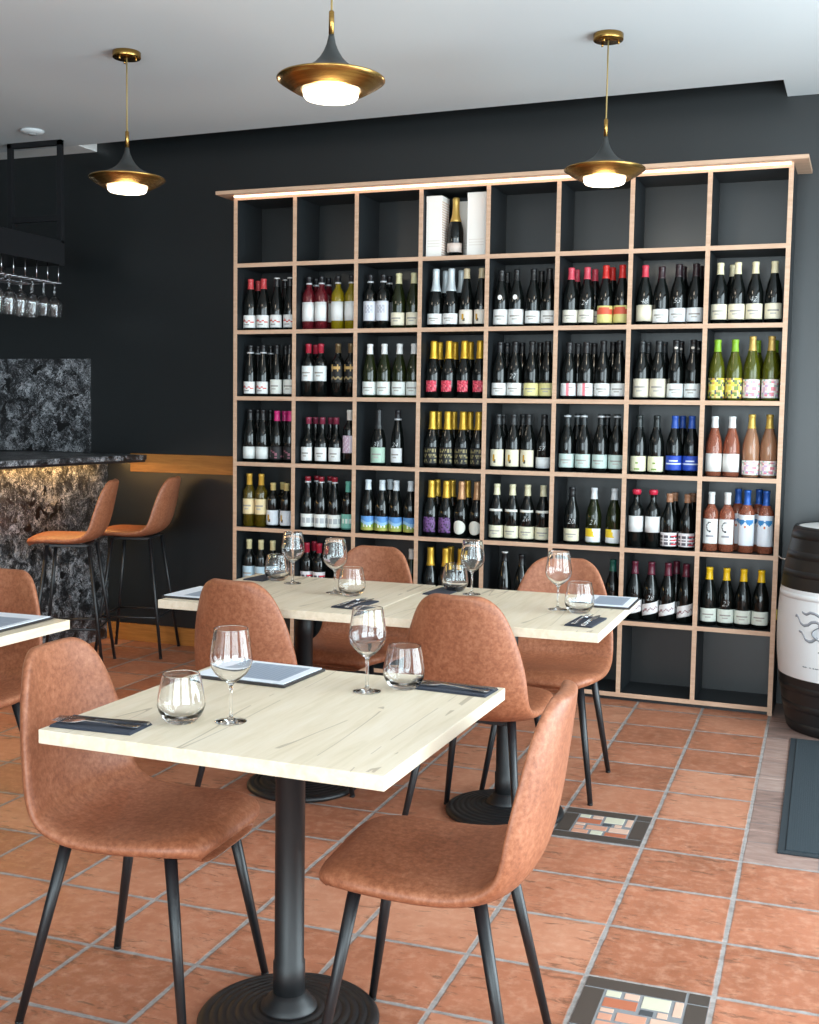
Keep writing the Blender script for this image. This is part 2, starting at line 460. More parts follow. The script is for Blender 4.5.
GLS = {'d': DG, 'g': tinted_glass('olive_bottle_glass', (30, 36, 13), 0.12), 'y': tinted_glass('yellow_wine_glass', (158, 138, 22), 0.45),
       'r': tinted_glass('pink_wine_glass', (120, 32, 42), 0.5), 'l': tinted_glass('lime_wine_glass', (92, 96, 18), 0.4),
       'o': tinted_glass('gold_wine_glass', (92, 78, 16), 0.4), 's': tinted_glass('rose_wine_glass', (196, 116, 88), 0.6), 'q': tinted_glass('pale_rose_glass', (214, 158, 122), 0.6)}
def cmat(c): return mat('print_%02x%02x%02x' % c, c, 0.55)
def cap_mat(c, metal=0.0): return mat('capsule_%02x%02x%02x_%d' % (c + (int(metal*10),)), c, 0.36, metal)
W_ = (230, 231, 230); CR = (228, 220, 196); TINT = (188, 206, 200)
# label designs: colour at (u, v) in the unit square
def d_plain(u, v): return None
def d_scrawl(u, v):
    y = 0.52-0.18*(u-0.5)+0.05*math.sin(u*22)
    if 0.2 < u < 0.85 and abs(v-y) < 0.055: return (206, 70, 66)
    if 0.3 < u < 0.62 and abs(v-0.24) < 0.04: return (150, 150, 150)
def d_text(u, v):
    if 0.28 < u < 0.72 and abs(v-0.55) < 0.06: return (150, 146, 140)
    if 0.36 < u < 0.64 and abs(v-0.35) < 0.04: return (176, 172, 166)
def d_grey(u, v):
    if 0.3 < u < 0.75 and 0.35 < v < 0.78 and (int(u*14)+int(v*14)) % 3: return (176, 178, 190)
def d_figure(u, v):
    if abs(u-0.4) < 0.06 and 0.25 < v < 0.75: return (196, 150, 40)
    if abs(u-0.44) < 0.04 and 0.2 < v < 0.45: return (60, 56, 50)
def d_floral(u, v):
    k = random.Random(int(u*12)*31+int(v*9)*97).randrange(6)
    return [(214, 60, 84), (196, 40, 70), (230, 120, 130), (206, 52, 78), (120, 30, 44), (222, 90, 104)][k]
def d_gold(u, v):
    k = random.Random(int(u*16)*31+int(v*10)*97).randrange(7)
    if (int(v*10)) % 3 == 0: return (14, 14, 14)
    return (150, 138, 96) if k in (0, 3) else ((96, 90, 66) if k == 5 else (14, 14, 14))
def d_stripe(u, v): return (222, 120, 132) if abs(u-0.5) < 0.06 else d_text(u, v-0.12) if u > 0.56 else None
def d_redyel(u, v): return (212, 92, 64) if 0.45 < v < 0.86 and ((u-0.5)/0.46)**2+((v-0.64)/0.25)**2 < 1 else None
def d_pattern(u, v):
    k = random.Random(int(u*12)*31+int(v*9)*97).randrange(7)
    return [(236, 206, 206), (226, 140, 150), (240, 232, 222), (150, 196, 170), (236, 220, 226), (206, 170, 206), (244, 238, 230)][k]
def d_jungle(u, v):
    k = random.Random(int(u*12)*31+int(v*9)*97).randrange(6)
    return [(222, 206, 70), (110, 130, 60), (236, 226, 150), (60, 70, 96), (206, 160, 90), (230, 214, 110)][k]
def d_scenic(u, v):
    h = 0.46+0.10*math.sin(u*7)
    if v > h: return (92, 150, 214) if v > h+0.22 else (150, 196, 232)
    if 0.35 < u < 0.8 and v > 0.22 and int(u*12) % 2: return (236, 236, 226)
    return (142, 170, 76) if v > 0.2 else (176, 176, 84)
def d_purple(u, v): return [(120, 84, 140), (96, 60, 116), (40, 30, 50)][random.Random(int(u*16)*31+int(v*10)*97).randrange(3)]
def d_round(u, v): return None
def d_yelw(u, v): return (232, 200, 40) if v > 0.42 and u+0.25*v < 0.72 else ((222, 226, 226) if v < 0.3 else None)
def d_green(u, v): return (120, 150, 60) if 0.42 < u < 0.58 and 0.5 < v < 0.64 or (0.35 < u < 0.65 and 0.12 < v < 0.18) else None
def d_blue(u, v): return (214, 222, 240) if (0.3 < u < 0.7 and abs(v-0.62) < 0.06) or (0.15 < u < 0.85 and abs(v-0.44) < 0.05) else None
def d_lines(u, v):
    if v > 0.88 or v < 0.06: return None
    if int(v*12) % 2: return (206, 40, 60) if u > 0.62 and int(v*12) % 4 == 1 else (90, 84, 92) if int(u*20) % 5 else None
def d_sash(u, v):
    a = math.hypot((u-0.52)/0.2, (v-0.68)/0.2)
    if 0.8 < a < 1.05 and u < 0.56: return (44, 44, 52)
    if 0.30 < u < 0.75 and 0.28 < v < 0.36: return (150, 150, 156)
def d_heart(u, v):
    for cx in (0.30, 0.70):
        x = (u-cx)/0.17; y = (v-0.745)/0.085
        if (x*x+y*y-1)**3-x*x*y**3 < 0: return (52, 130, 190)
    if 0.46 < u < 0.54 and 0.58 < v < 0.64: return (206, 110, 60)
    if 0.25 < u < 0.75 and 0.45 < v < 0.475: return (140, 140, 146)
def d_script(u, v):
    y = 0.45+0.08*math.sin(u*26)
    if 0.12 < u < 0.88 and abs(v-y) < 0.07: return (150, 110, 116)
def d_pinkscr(u, v):
    k = (int(u*16)*5+int(v*14)*3+int(u*7)*int(v*7)) % 5
    return (150, 92, 108) if k == 0 and 0.1 < v < 0.75 else (22, 20, 22)
def d_pinkw(u, v): return (206, 176, 196) if 0.1 < u < 0.6 and (int(u*14)+int(v*14)*3) % 4 else None
def d_emblem(u, v):
    if v > 0.62 and (abs(v-0.8) < 0.07 and 0.15 < u < 0.85 or abs(u-0.3) < 0.05 or abs(u-0.7) < 0.05): return (196, 160, 96)
    if 0.1 < v < 0.4 and abs(v-0.25-0.05*math.sin(u*20)) < 0.06: return (150, 130, 90)
    return (14, 14, 14)
def d_blocks(u, v): return (170, 174, 178) if abs(v-0.5) < 0.2 and int(u*12) % 3 else None
def d_aqua(u, v): return (220, 236, 230) if abs(v-0.55) < 0.12 and int(u*14) % 3 else ((60, 120, 110) if v < 0.12 else None)

# style: shape, height factor, glass, capsule colour, capsule length, metallic, labels [(z0, z1, arc, colour, design)], extra, words
ST = {
 'gift':   ('ch', 1.00, 'd', (206, 170, 92), .125, .6, [(.026, .074, 150, (222, 206, 196), d_plain)], None, 'dark champagne bottle with gold foil neck'),
 'redsq':  ('bg', .98, 'd', (190, 62, 66), .058, 0, [(.016, .086, 160, W_, d_scrawl)], None, 'red-capped bottle with red-scrawled label'),
 'tipsq':  ('fl', .94, 'd', (26, 26, 28), .050, 0, [(.016, .086, 160, W_, d_scrawl)], 'tip', 'white-tipped slim bottle with red-scrawled label'),
 'rose':   ('bx', .98, 'r', (24, 24, 28), .040, 0, [(.048, .152, 158, W_, d_plain)], 'ring', 'pink wine bottle with tall white label'),
 'yelw':   ('bx', .98, 'y', (24, 24, 28), .040, 0, [(.048, .152, 158, W_, d_plain)], 'ring', 'yellow wine bottle with tall white label'),
 'greybx': ('bx', .98, 'd', (24, 24, 28), .040, 0, [(.044, .150, 158, (212, 214, 222), d_grey)], 'ring', 'dark bottle with tall grey-sketched label'),
 'creambg':('bg', 1.0, 'g', (214, 208, 164), .056, 0, [(.018, .086, 160, CR, d_text)], None, 'cream-capped green bottle with cream label'),
 'silver': ('ch', 1.0, 'd', (196, 206, 210), .118, .2, [(.020, .076, 150, W_, d_text)], None, 'silver-foiled sparkling bottle with white label'),
 'figure': ('fl', 1.0, 'd', (196, 180, 146), .052, 0, [(.020, .094, 150, (226, 218, 206), d_figure)], None, 'slim bottle with small gilt figure label'),
 'ringsq': ('fl', .94, 'd', (24, 24, 26), .046, 0, [(.016, .084, 160, W_, d_scrawl)], 'ring', 'silver-ringed slim bottle with red-scrawled label'),
 'offw':   ('fl', .94, 'd', (24, 24, 26), .056, 0, [(.016, .096, 160, (220, 222, 216), d_text)], None, 'slim black-capped bottle with off-white label'),
 'redbx':  ('bx', .98, 'd', (168, 38, 58), .052, 0, [(.088, .172, 165, (222, 228, 228), d_text)], None, 'red-capped bottle with high white label'),
 'emblem': ('bx', .98, 'd', (120, 100, 70), .052, .3, [(.080, .180, 140, (14, 14, 14), d_emblem)], None, 'black bottle with gilt animal emblem'),
 'whitecap':('bg', .98, 'g', (220, 222, 222), .056, 0, [(.014, .086, 165, (222, 228, 224), d_text)], None, 'white-capped green bottle with white label'),
 'goldred':('ch', .97, 'd', (214, 168, 50), .096, .5, [(.034, .094, 84, (206, 52, 78), d_floral)], None, 'gold-foiled bottle with red floral label'),
 'taglab': ('bg', 1.0, 'd', (22, 22, 24), .056, 0, [(.014, .092, 165, W_, d_text)], 'tag', 'white-tagged dark bottle with white label'),
 'plainbg':('bg', 1.0, 'd', (22, 22, 25), .056, 0, [(.018, .082, 160, W_, d_text)], None, 'black-capped bottle with white label'),
 'pinkcap':('bg', 1.0, 'd', (194, 66, 84), .060, 0, [(.018, .082, 165, (226, 222, 208), d_text)], None, 'pink-red-capped bottle with cream label'),
 'redyel': ('bg', 1.02, 'd', (206, 44, 40), .064, 0, [(.014, .100, 165, (218, 208, 132), d_redyel)], None, 'red-capped bottle with yellow and red label'),
 'paleyel':('bg', 1.0, 'd', (26, 26, 28), .056, 0, [(.016, .082, 165, (222, 214, 150), d_text)], None, 'black-capped bottle with pale yellow label'),
 'stripe': ('bg', .98, 'd', (30, 28, 30), .056, 0, [(.018, .082, 165, W_, d_stripe)], None, 'black-capped bottle with red-striped white label'),
 'pinkone':('bg', 1.0, 'd', (196, 52, 72), .058, 0, [(.020, .100, 160, CR, d_plain)], None, 'single pink-capped bottle with cream label'),
 'maroon': ('bg', .97, 'd', (44, 24, 30), .060, 0, [(.012, .078, 165, W_, d_text)], None, 'plum-capped bottle with plain white label'),
 'maroonw':('bg', 1.0, 'd', (38, 22, 28), .062, 0, [(.014, .082, 165, (226, 228, 230), d_text)], None, 'tall plum-capped bottle with white label'),
 'creamcap':('bg', 1.0, 'd', (222, 212, 176), .056, 0, [(.022, .096, 160, CR, d_text)], None, 'cream-capped dark bottle with cream label'),
 'creamtall':('bg', .99, 'd', (30, 32, 34), .056, 0, [(.014, .106, 165, (216, 208, 188), d_text)], None, 'black-capped bottle with tall cream label'),
 'dotcap': ('bg', 1.0, 'd', (26, 26, 28), .060, 0, [(.014, .082, 165, (226, 230, 230), d_text)], 'dot', 'white-dotted black-capped bottle with white label'),
 'lime':   ('bg', 1.0, 'l', (128, 172, 40), .058, 0, [(.012, .110, 165, (222, 206, 70), d_jungle)], None, 'lime-capped yellow bottle with jungle-patterned label'),
 'limegold':('bg', 1.05, 'l', (196, 164, 92), .066, .4, [(.014, .104, 170, (240, 232, 222), d_pattern)], None, 'gold-capped yellow-green bottle with pastel label'),
 'plainlo':('bg', 1.0, 'd', (22, 22, 24), .060, 0, [(.018, .086, 165, (222, 226, 224), d_plain)], None, 'slim dark bottle with plain white label'),
 'magenta':('bg', .98, 'd', (206, 44, 120), .058, 0, [(.016, .092, 160, (22, 20, 22), d_pinkscr)], None, 'magenta-capped black bottle with pink script'),
 'squat':  ('sq', .93, 'd', (124, 44, 66), .040, 0, [(.016, .092, 120, (226, 228, 226), d_text)], None, 'squat plum-capped bottle with white label'),
 'whiteup':('bx', 1.0, 'd', (226, 222, 214), .056, 0, [(.064, .160, 165, (226, 214, 226), d_pinkw)], None, 'white-capped bottle with high pinkish label'),
 'goldbx': ('bx', 1.0, 'o', (216, 170, 70), .064, .3, [(.070, .158, 160, (226, 206, 160), d_text)], None, 'gold-capped golden wine bottle with beige label'),
 'creamsm':('bx', .84, 'd', (200, 180, 120), .050, 0, [(.014, .098, 165, (214, 222, 230), d_figure)], None, 'short tan-capped bottle with bluish label'),
 'redring':('bg', 1.0, 'd', (140, 28, 44), .028, 0, [(.016, .088, 170, (226, 228, 224), d_blocks)], 'ring', 'white-ringed red-capped bottle with white label'),
 'aqua':   ('bx', .92, 'd', (104, 180, 164), .064, 0, [(.010, .096, 165, (120, 190, 176), d_aqua)], None, 'turquoise-capped bottle with turquoise label'),
 'palegrn':('ch', .98, 'd', (34, 36, 38), .110, 0, [(.016, .100, 150, (168, 196, 178), d_text)], None, 'grey-foiled bottle with pale green label'),
 'whitesq':('fl', .98, 'd', (30, 30, 34), .050, 0, [(.020, .098, 135, (222, 224, 226), d_text)], 'ring', 'black-capped slim bottle with square white label'),
 'goldtxt':('ch', .96, 'd', (206, 164, 56), .100, .5, [(.016, .110, 120, (14, 14, 14), d_gold)], None, 'gold-foiled black bottle with gilt lettering'),
 'scenic': ('bg', .98, 'd', (206, 216, 222), .056, 0, [(.014, .092, 165, (150, 196, 232), d_scenic)], None, 'white-capped bottle with meadow picture label'),
 'purple': ('ch', .96, 'd', (208, 166, 60), .096, .5, [(.022, .104, 110, (120, 84, 140), d_purple)], None, 'gold-foiled bottle with purple label'),
 'round':  ('ch', .96, 'd', (196, 150, 110), .100, .4, [], 'round', 'rose-gold-foiled bottle with round white label'),
 'creamoff':('bg', .98, 'd', (40, 42, 44), .056, 0, [(.018, .106, 128, (226, 218, 192), d_figure)], None, 'black-capped bottle with upright cream label'),
 'chalk57':('bg', .98, 'd', (30, 31, 33), .056, 0, [(.014, .070, 165, (224, 228, 228), d_plain)], 'n57', 'chalk-numbered bottle with low white label'),
 'aqualab':('bg', 1.0, 'd', (30, 34, 36), .056, 0, [(.022, .092, 168, TINT, d_text)], 'rim', 'silver-rimmed bottle with pale aqua label'),
 'neckband':('bg', .99, 'd', (216, 210, 176), .058, 0, [(.012, .076, 168, (222, 218, 192), d_text)], 'neck', 'cream-capped bottle with white neck band'),
 'chalk20':('bg', .98, 'd', (30, 31, 33), .050, 0, [(.014, .078, 160, (220, 214, 186), d_text)], 'n20', 'black-capped chalk-numbered bottle with cream label'),
 'yelwhite':('bg', .98, 'g', (216, 220, 224), .058, 0, [(.014, .084, 140, (232, 234, 234), d_yelw)], None, 'white-capped bottle with yellow and white label'),
 'creamgrn':('bg', .99, 'd', (28, 34, 34), .060, 0, [(.014, .090, 160, (226, 224, 192), d_green)], None, 'dark-capped bottle with cream and green label'),
 'blue':   ('bg', .99, 'd', (44, 84, 172), .062, 0, [(.024, .096, 168, (32, 70, 176), d_blue)], None, 'blue-capped bottle with bright blue label'),
 'roseclr':('bg', .99, 's', (224, 226, 226), .056, 0, [(.024, .112, 165, (234, 232, 228), d_plain)], None, 'white-capped pink bottle with white label'),
 'rosegold':('bg', 1.03, 'q', (206, 172, 84), .066, .4, [(.012, .082, 170, (240, 232, 222), d_pattern)], None, 'gold-capped pale pink bottle with pastel label'),
 'waxred': ('bx', .97, 'd', (200, 44, 70), .026, 0, [(.078, .158, 165, W_, d_plain)], 'wax', 'red-waxed dark bottle with high white label'),
 'waxtan': ('bg', .93, 'd', (170, 124, 96), .046, 0, [(.014, .082, 168, (228, 222, 224), d_lines)], None, 'tan-waxed bottle with red-lined label'),
 'sash':   ('bx', .97, 's', (224, 224, 222), .060, 0, [(.038, .160, 140, (232, 232, 230), d_sash)], None, 'white-capped rosé bottle with curl-marked label'),
 'heart':  ('bx', 1.02, 's', (40, 92, 176), .070, .2, [(.036, .186, 165, (226, 232, 240), d_heart)], None, 'blue-capped rosé bottle with blue-hearts label'),
 'bluelab':('bx', .97, 'd', (216, 206, 160), .056, 0, [(.050, .140, 165, (176, 200, 214), d_text)], None, 'cream-capped bottle with pale blue label'),
 'redlow': ('bx', .97, 'd', (160, 36, 56), .056, 0, [(.040, .132, 165, (222, 218, 222), d_lines)], None, 'red-capped bottle with lined white label'),
 'goldpln':('ch', .98, 'd', (210, 166, 58), .100, .5, [(.020, .080, 120, (30, 30, 34), d_gold)], None, 'gold-foiled plain black bottle'),
 'tipplain':('fl', .98, 'd', (24, 24, 26), .050, 0, [(.016, .086, 150, W_, d_text)], 'tip', 'white-tipped slim dark bottle'),
 'teal':   ('bg', 1.0, 'd', (20, 96, 84), .058, 0, [(.016, .086, 160, W_, d_text)], None, 'teal-capped dark bottle with white label'),
 'tilt':   ('bg', 1.0, 'd', (92, 30, 48), .064, 0, [(.034, .092, 165, (228, 226, 226), d_script)], 'tilt', 'wine-red-capped bottle with slanting scripted label'),
 'yellow': ('bg', .97, 'd', (236, 190, 26), .062, 0, [(.020, .086, 160, (218, 224, 214), d_text)], None, 'yellow-capped dark bottle with white label'),
}
def arc_patch(prof, hf, z0, z1, arc, base, design, tilt=0.0, off=0.0008, oval=False):
    """a paper label curved round the bottle, printed cell by cell"""
    nu, nv = (16, 10) if design is not d_plain else (12, 2)
    if design in (d_heart, d_sash, d_emblem, d_scenic): nu, nv = 26, 26
    if oval: nu, nv = 12, 12
    b = MB(); a = R(arc)
    inside = oval
    vs = []; th = 0.0006
    for layer in (0, 1):
        for j in range(nv+1):
            for i in range(nu+1):
                u = i/nu; v = j/nv
                if oval:   # disc mapping of the square
                    x, y = 2*u-1, 2*v-1
                    x, y = x*math.sqrt(1-y*y/2), y*math.sqrt(1-x*x/2)
                    u, v = (x+1)/2, (y+1)/2
                z = z0+(z1-z0)*v + tilt*(u-0.5)
                r = rad_at(prof, z/hf)+off+(th if layer else 0)
                an = (u-0.5)*a
                vs.append((r*math.sin(an), -r*math.cos(an), z))
    n = (nu+1)*(nv+1)
    q = lambda i, j, l=1: l*n+j*(nu+1)+i
    groups = {}
    for j in range(nv):
        for i in range(nu):
            c = design((i+.5)/nu, (j+.5)/nv) or base
            groups.setdefault(c, []).append((q(i, j), q(i+1, j), q(i+1, j+1), q(i, j+1)))
            groups.setdefault(base, []).append((q(i, j, 0), q(i, j+1, 0), q(i+1, j+1, 0), q(i+1, j, 0)))
    for i in range(nu):
        groups[base] += [(q(i, 0, 0), q(i+1, 0, 0), q(i+1, 0), q(i, 0)), (q(i, nv), q(i+1, nv), q(i+1, nv, 0), q(i, nv, 0))]
    for j in range(nv):
        groups[base] += [(q(0, j), q(0, j+1), q(0, j+1, 0), q(0, j, 0)), (q(nu, j, 0), q(nu, j+1, 0), q(nu, j+1), q(nu, j))]
    o = len(b.v); b.v += vs
    for c, fs in groups.items():
        k = b.slot(cmat(c))
        for f in fs: b.f.append(f); b.mi.append(k); b.smooth.append(True)
    return b
CHALK = mat('white_chalk_pen', (222, 224, 224), 0.8)
def chalk_number(txt, prof, hf, z, size):
    cu = bpy.data.curves.new('n', 'FONT'); cu.body = txt; cu.size = size; cu.align_x = 'CENTER'; cu.extrude = 0.0002; cu.offset = -.0009; cu.shear = .25; cu.resolution_u = 2
    tmp = bpy.data.objects.new('n', cu); C.objects.link(tmp)
    dg = bpy.context.evaluated_depsgraph_get()
    me = bpy.data.meshes.new_from_object(tmp.evaluated_get(dg))
    bpy.data.objects.remove(tmp); bpy.data.curves.remove(cu)
    for v in me.vertices:
        x, y, d = v.co
        zz = z+y; r = rad_at(prof, zz/hf)+0.0006+d
        v.co = (r*math.sin(x/r), -r*math.cos(x/r), zz)
    me.materials.clear(); me.materials.append(CHALK)
    return me
protos = {}
def bottle_proto(st, number=None):
    key = (st, number)
    if key in protos: return protos[key]
    shape, hf, g, capc, capl, met, labels, extra, words = ST[st]
    r, prof = SHAPES[shape]; H = prof[-1][1]
    P2 = [(a, z*hf) for a, z in prof]
    parts = []
    b = MB(); b.lathe(P2, GLS[g], 28); parts.append(('bottle_glass', b.mesh('bottle_glass'), None))
    # capsule follows the neck
    zc = (H-capl)*hf; cp = []
    zs = [zc, zc+.001] + [z*hf for a, z in prof if zc+.002 < z*hf < H*hf-.001]
    bulge = shape == 'ch'
    for i, z in enumerate(zs):
        rr = rad_at(prof, z/hf)+(0.0012 if i else 0.0002)
        if bulge and z > zc+.03: rr = max(rr, 0.0180)
        if bulge and z > zc+.05: rr = max(rr, 0.0172)
        cp.append((rr, z))
    if extra == 'wax': cp = [(rr+0.004*math.sin(i/len(cp)*PI)+0.002, z) for i, (rr, z) in enumerate(cp)]
    top = H*hf+.0012
    cp += [(cp[-1][0]*0.94, top-.001), (cp[-1][0]*0.8, top), (0, top)]
    cm = cap_mat(capc, met)
    b = MB(); b.lathe([(cp[0][0]-.001, cp[0][1])]+cp, cm, 20); parts.append(('capsule', b.mesh('capsule'), None))
    if extra == 'ring' or extra == 'rim':
        zr = zc-.0005 if extra == 'ring' else H*hf-.012
        if st == 'redring': zr = zc-.002
        rr = rad_at(prof, zr/hf)
        b = MB(); b.lathe([(rr+.0006, zr-.0045), (rr+.0030, zr-.004), (rr+.0030, zr+.004), (rr+.0006, zr+.0045)], cap_mat((200, 204, 208), .2), 20)
        parts.append(('neck_ring', b.mesh('neck_ring'), 'pale neck ring'))
    if extra == 'tip':
        b = MB(); b.lathe([(.0155, top-.006), (.0172, top-.005), (.0172, top+.0015), (.015, top+.0025), (0, top+.0025)], cap_mat((224, 224, 222)), 20)
        parts.append(('cap_top', b.mesh('cap_top'), 'white cap top'))
    for z0, z1, arc, col, des in labels:
        b = arc_patch(prof, hf, z0, z1, arc, col, des, tilt=0.028 if extra == 'tilt' else 0.0)
        parts.append(('paper_label', b.mesh('paper_label'), None))
    if extra == 'round':
        b = arc_patch(prof, hf, .018, .092, 100, (226, 226, 216), d_round, oval=True); parts.append(('paper_label', b.mesh('paper_label'), None))
    if extra == 'tag':
        b = arc_patch(prof, hf, .140, .166, 34, (232, 232, 230), d_round, oval=True); parts.append(('shoulder_tag', b.mesh('shoulder_tag'), 'small white tag'))
    if extra == 'neck':
        b = arc_patch(prof, hf, .150, .163, 130, (226, 226, 218), d_plain); parts.append(('neck_band', b.mesh('neck_band'), 'white neck band'))
    if extra == 'dot':
        b = arc_patch(prof, hf, .252, .264, 60, (222, 216, 206), d_round, off=.0022, oval=True); parts.append(('cap_dot', b.mesh('cap_dot'), 'small pale dot'))
    if extra and extra[0] == 'n' and extra[1:].isdigit(): number = extra[1:]
    if number:
        parts.append(('chalk_number', chalk_number(number, prof, hf, .106*hf, .036), 'handwritten white price number'))
    protos[key] = (r, H*hf, parts)
    return protos[key]
def place_bottle(st, x, y, z, label, number=None, rz=0.0):
    r, H, parts = bottle_proto(st, number)
    t = thing('champagne_bottle' if ST[st][0] == 'ch' else 'wine_bottle', label, 'bottle', (x, y, z), rz, 'bottles on the wine shelf')
    for n, me, lab in parts:
        o = link(n, me, t)
        if lab: o['label'] = lab
    return t
CELLS = {
    (4, 1): ('gift:-26', ''),
    (1, 2): ('redsq:-131 redsq:-48 tipsq:36 tipsq:119', 'redsq:-131 tipsq:42'),
    (2, 2): ('rose:-134 rose:-57 yelw:43 yelw:124', 'rose:-134 rose:-57'),
    (3, 2): ('greybx:-134 greybx:-57 creambg:33 creambg:120', 'greybx:-59'),
    (4, 2): ('silver:-124 silver:-37 figure:48 figure:131', 'silver:-101 silver:-11'),
    (1, 3): ('ringsq:-131 ringsq:-48 offw:38 offw:120', 'ringsq:-131 ringsq:-48 offw:48'),
    (2, 3): ('redbx:-134 redbx:-57 emblem:48 emblem:125', 'redbx:-134'),
    (3, 3): ('whitecap:-131 whitecap:-46 whitecap:43 whitecap:126', ''),
    (4, 3): ('goldred:-130 goldred:-44 goldred:43 goldred:130', 'goldred:-129 goldred:-42 goldred:46'),
    (5, 2): ('taglab:-131 taglab:-48 plainbg:42 plainbg:125', 'taglab:-128 plainbg:59'),
    (6, 2): ('pinkcap:-131 pinkcap:-48 redyel:48 redyel:131', 'pinkcap:-124 pinkcap:-28 redyel:62'),
    (5, 3): ('plainbg:-131 plainbg:-48 paleyel:43 paleyel:126', 'plainbg:-120 plainbg:-37 paleyel:61'),
    (6, 3): ('stripe:-131 stripe:-42 plainbg:45 plainbg:128', 'stripe:-107 stripe:-22 plainbg:76'),
    (7, 2): ('pinkone:-125 maroon:-43 maroonw:40 maroonw:123', 'maroonw:48 maroonw:131'),
    (8, 2): ('creamcap:-131 creamcap:-48 creamcap:34 creamcap:122', 'creamcap:-81'),
    (7, 3): ('creamtall:-129 creamtall:-46 dotcap:39 dotcap:123', 'creamtall:-117 creamtall:-34 dotcap:48 dotcap:131'),
    (8, 3): ('lime:-131 lime:-48 limegold:34 limegold:122', 'lime:48 lime:131'),
    (1, 4): ('plainlo:-131 plainlo:-48 magenta:42 magenta:125', 'plainlo:-131 plainlo:-48 magenta:44'),
    (2, 4): ('squat:-130 squat:-44 squat:41 whiteup:122', 'squat:-130 squat:-36'),
    (1, 5): ('goldbx:-134 goldbx:-57 creamsm:19 creamsm:105', 'creamsm:35'),
    (2, 5): ('redring:-131 redring:-48 redring:35 aqua:118', 'redring:-118 redring:-35'),
    (3, 4): ('palegrn:-73 whitesq:39', ''),
    (4, 4): ('goldtxt:-130 goldtxt:-44 goldtxt:43 goldtxt:130', 'goldtxt:-129 goldtxt:-40 goldtxt:52'),
    (3, 5): ('scenic:-131 scenic:-48 scenic:35 scenic:120', 'scenic:-38'),
    (4, 5): ('purple:-130 purple:-44 round:43 round:130', 'purple:-129 purple:-42 purple:45'),
    (5, 4): ('creamoff:-131 creamoff:-48 creamoff:34 chalk57:117', 'creamoff:-131 creamoff:-23'),
    (6, 4): ('aqualab:-131 aqualab:-45 aqualab:43 aqualab:126', 'aqualab:-99 aqualab:55'),
    (5, 5): ('neckband:-131 neckband:-45 neckband:37 neckband:121', ''),
    (6, 5): ('chalk20:-95 yelwhite:19 yelwhite:123', ''),
    (7, 4): ('creamgrn:-131 creamgrn:-44 blue:45 blue:128', 'blue:69'),
    (8, 4): ('roseclr:-131 roseclr:-48 rosegold:44 rosegold:127', ''),
    (7, 5): ('waxred:-134 waxred:-50 waxtan:32 waxtan:120', 'waxtan:43 waxtan:131'),
    (8, 5): ('sash:-134 sash:-57 heart:37 heart:126', 'heart:-16 heart:84'),
    (1, 6): ('bluelab:-134 bluelab:-57 bluelab:19', ''),
    (2, 6): ('redlow:-134 redlow:-57', 'redlow:-132'),
    (3, 6): ('whitecap:131', ''),
    (4, 6): ('goldpln:-129 goldpln:-42 goldpln:45', 'goldpln:-45'),
    (5, 6): ('tipplain:-80 plainbg:13', ''),
    (6, 6): ('teal:127', ''),
    (7, 6): ('tilt:-131 tilt:-48 tilt:36 tilt:125', 'tilt:63'),
    (8, 6): ('yellow:-131 yellow:-48 yellow:34 yellow:117', ''),
}
NUMBERS = {(7, 2, 2): '53', (7, 2, 0): '48', (8, 2, 2): '42', (8, 6, 1): '23', (6, 2, 1): '24', (6, 5, 1): '21', (5, 5, 2): '26', (3, 4, 0): '31', (3, 4, 1): '24', (5, 3, 1): '27', (7, 5, 1): '29', (7, 6, 1): '28'}
for (col, row), (fr, bk) in CELLS.items():
    z = ZB+(7-row)*P+TH/2+0.0003; cx = (col-.5)*P
    for rank, txt, y in (('', fr, .080), ('back', bk, .169)):
        for i, w in enumerate(txt.split()):
            st, mm = w.split(':')
            words = ST[st][8]
            if rank:
                lab = '%s, %s in rear rank, shelf column %s, row %s' % (words, ORD[i], NUM[col], NUM[row])
            else:
                lab = '%s, %s from bar end, shelf column %s, row %s' % (words, ORD[i], NUM[col], NUM[row])
            num = NUMBERS.get((col, row, i)) if not rank else None
            if (col, row) == (4, 1): lab = 'dark champagne bottle with gold foil standing between white gift boxes on the top shelf'
            place_bottle(st, cx+int(mm)/1000, y if (col, row) != (4, 1) else .10, z, lab, num, R(random.uniform(-7, 7)))
# three white gift boxes behind the champagne
GB = mat('gift_box_card', (240, 236, 230), 0.6); GP = mat('gift_box_print', (222, 214, 206), 0.6); GT = mat('gift_box_pattern', (214, 184, 168), 0.6)
def gift_box(label, x0, x1, y0, y1, h):
    z = ZB+6*P+TH/2
    t = thing('gift_box', label, 'box', ((x0+x1)/2, (y0+y1)/2, z), 0, 'champagne gift boxes')
    w, d = (x1-x0)/2, (y1-y0)/2
    b = MB(); b.box((-w, -d, 0.0003), (w, d, h-.03), GB, .0012); b.build('box_body', t)
    b = MB(); b.box((-w-.0008, -d-.0008, h-.03), (w+.0008, d+.0008, h), GB, .0012); b.build('lid', t)
    b = MB()
    for k in range(3): b.box((-w*.8, -d-.0008, .055+k*.014), (w*.8, -d, .059+k*.014), GP)
    for k in range(22): b.box((w, -d*.92, .01+k*.013), (w+.0007, d*.92, .016+k*.013), GT)
    b.build('printed_lines', t)
cx = 3.5*P
gift_box('white gift box on the top shelf, on the bar side of the champagne', cx-.168, cx-.082, .035, .15, .318)
gift_box('white gift box on the top shelf, on the barrel side of the champagne', cx+.058, cx+.160, .04, .15, .326)
gift_box('white gift box standing behind the champagne bottle on the top shelf', cx-.062, cx+.040, .160, .27, .305)

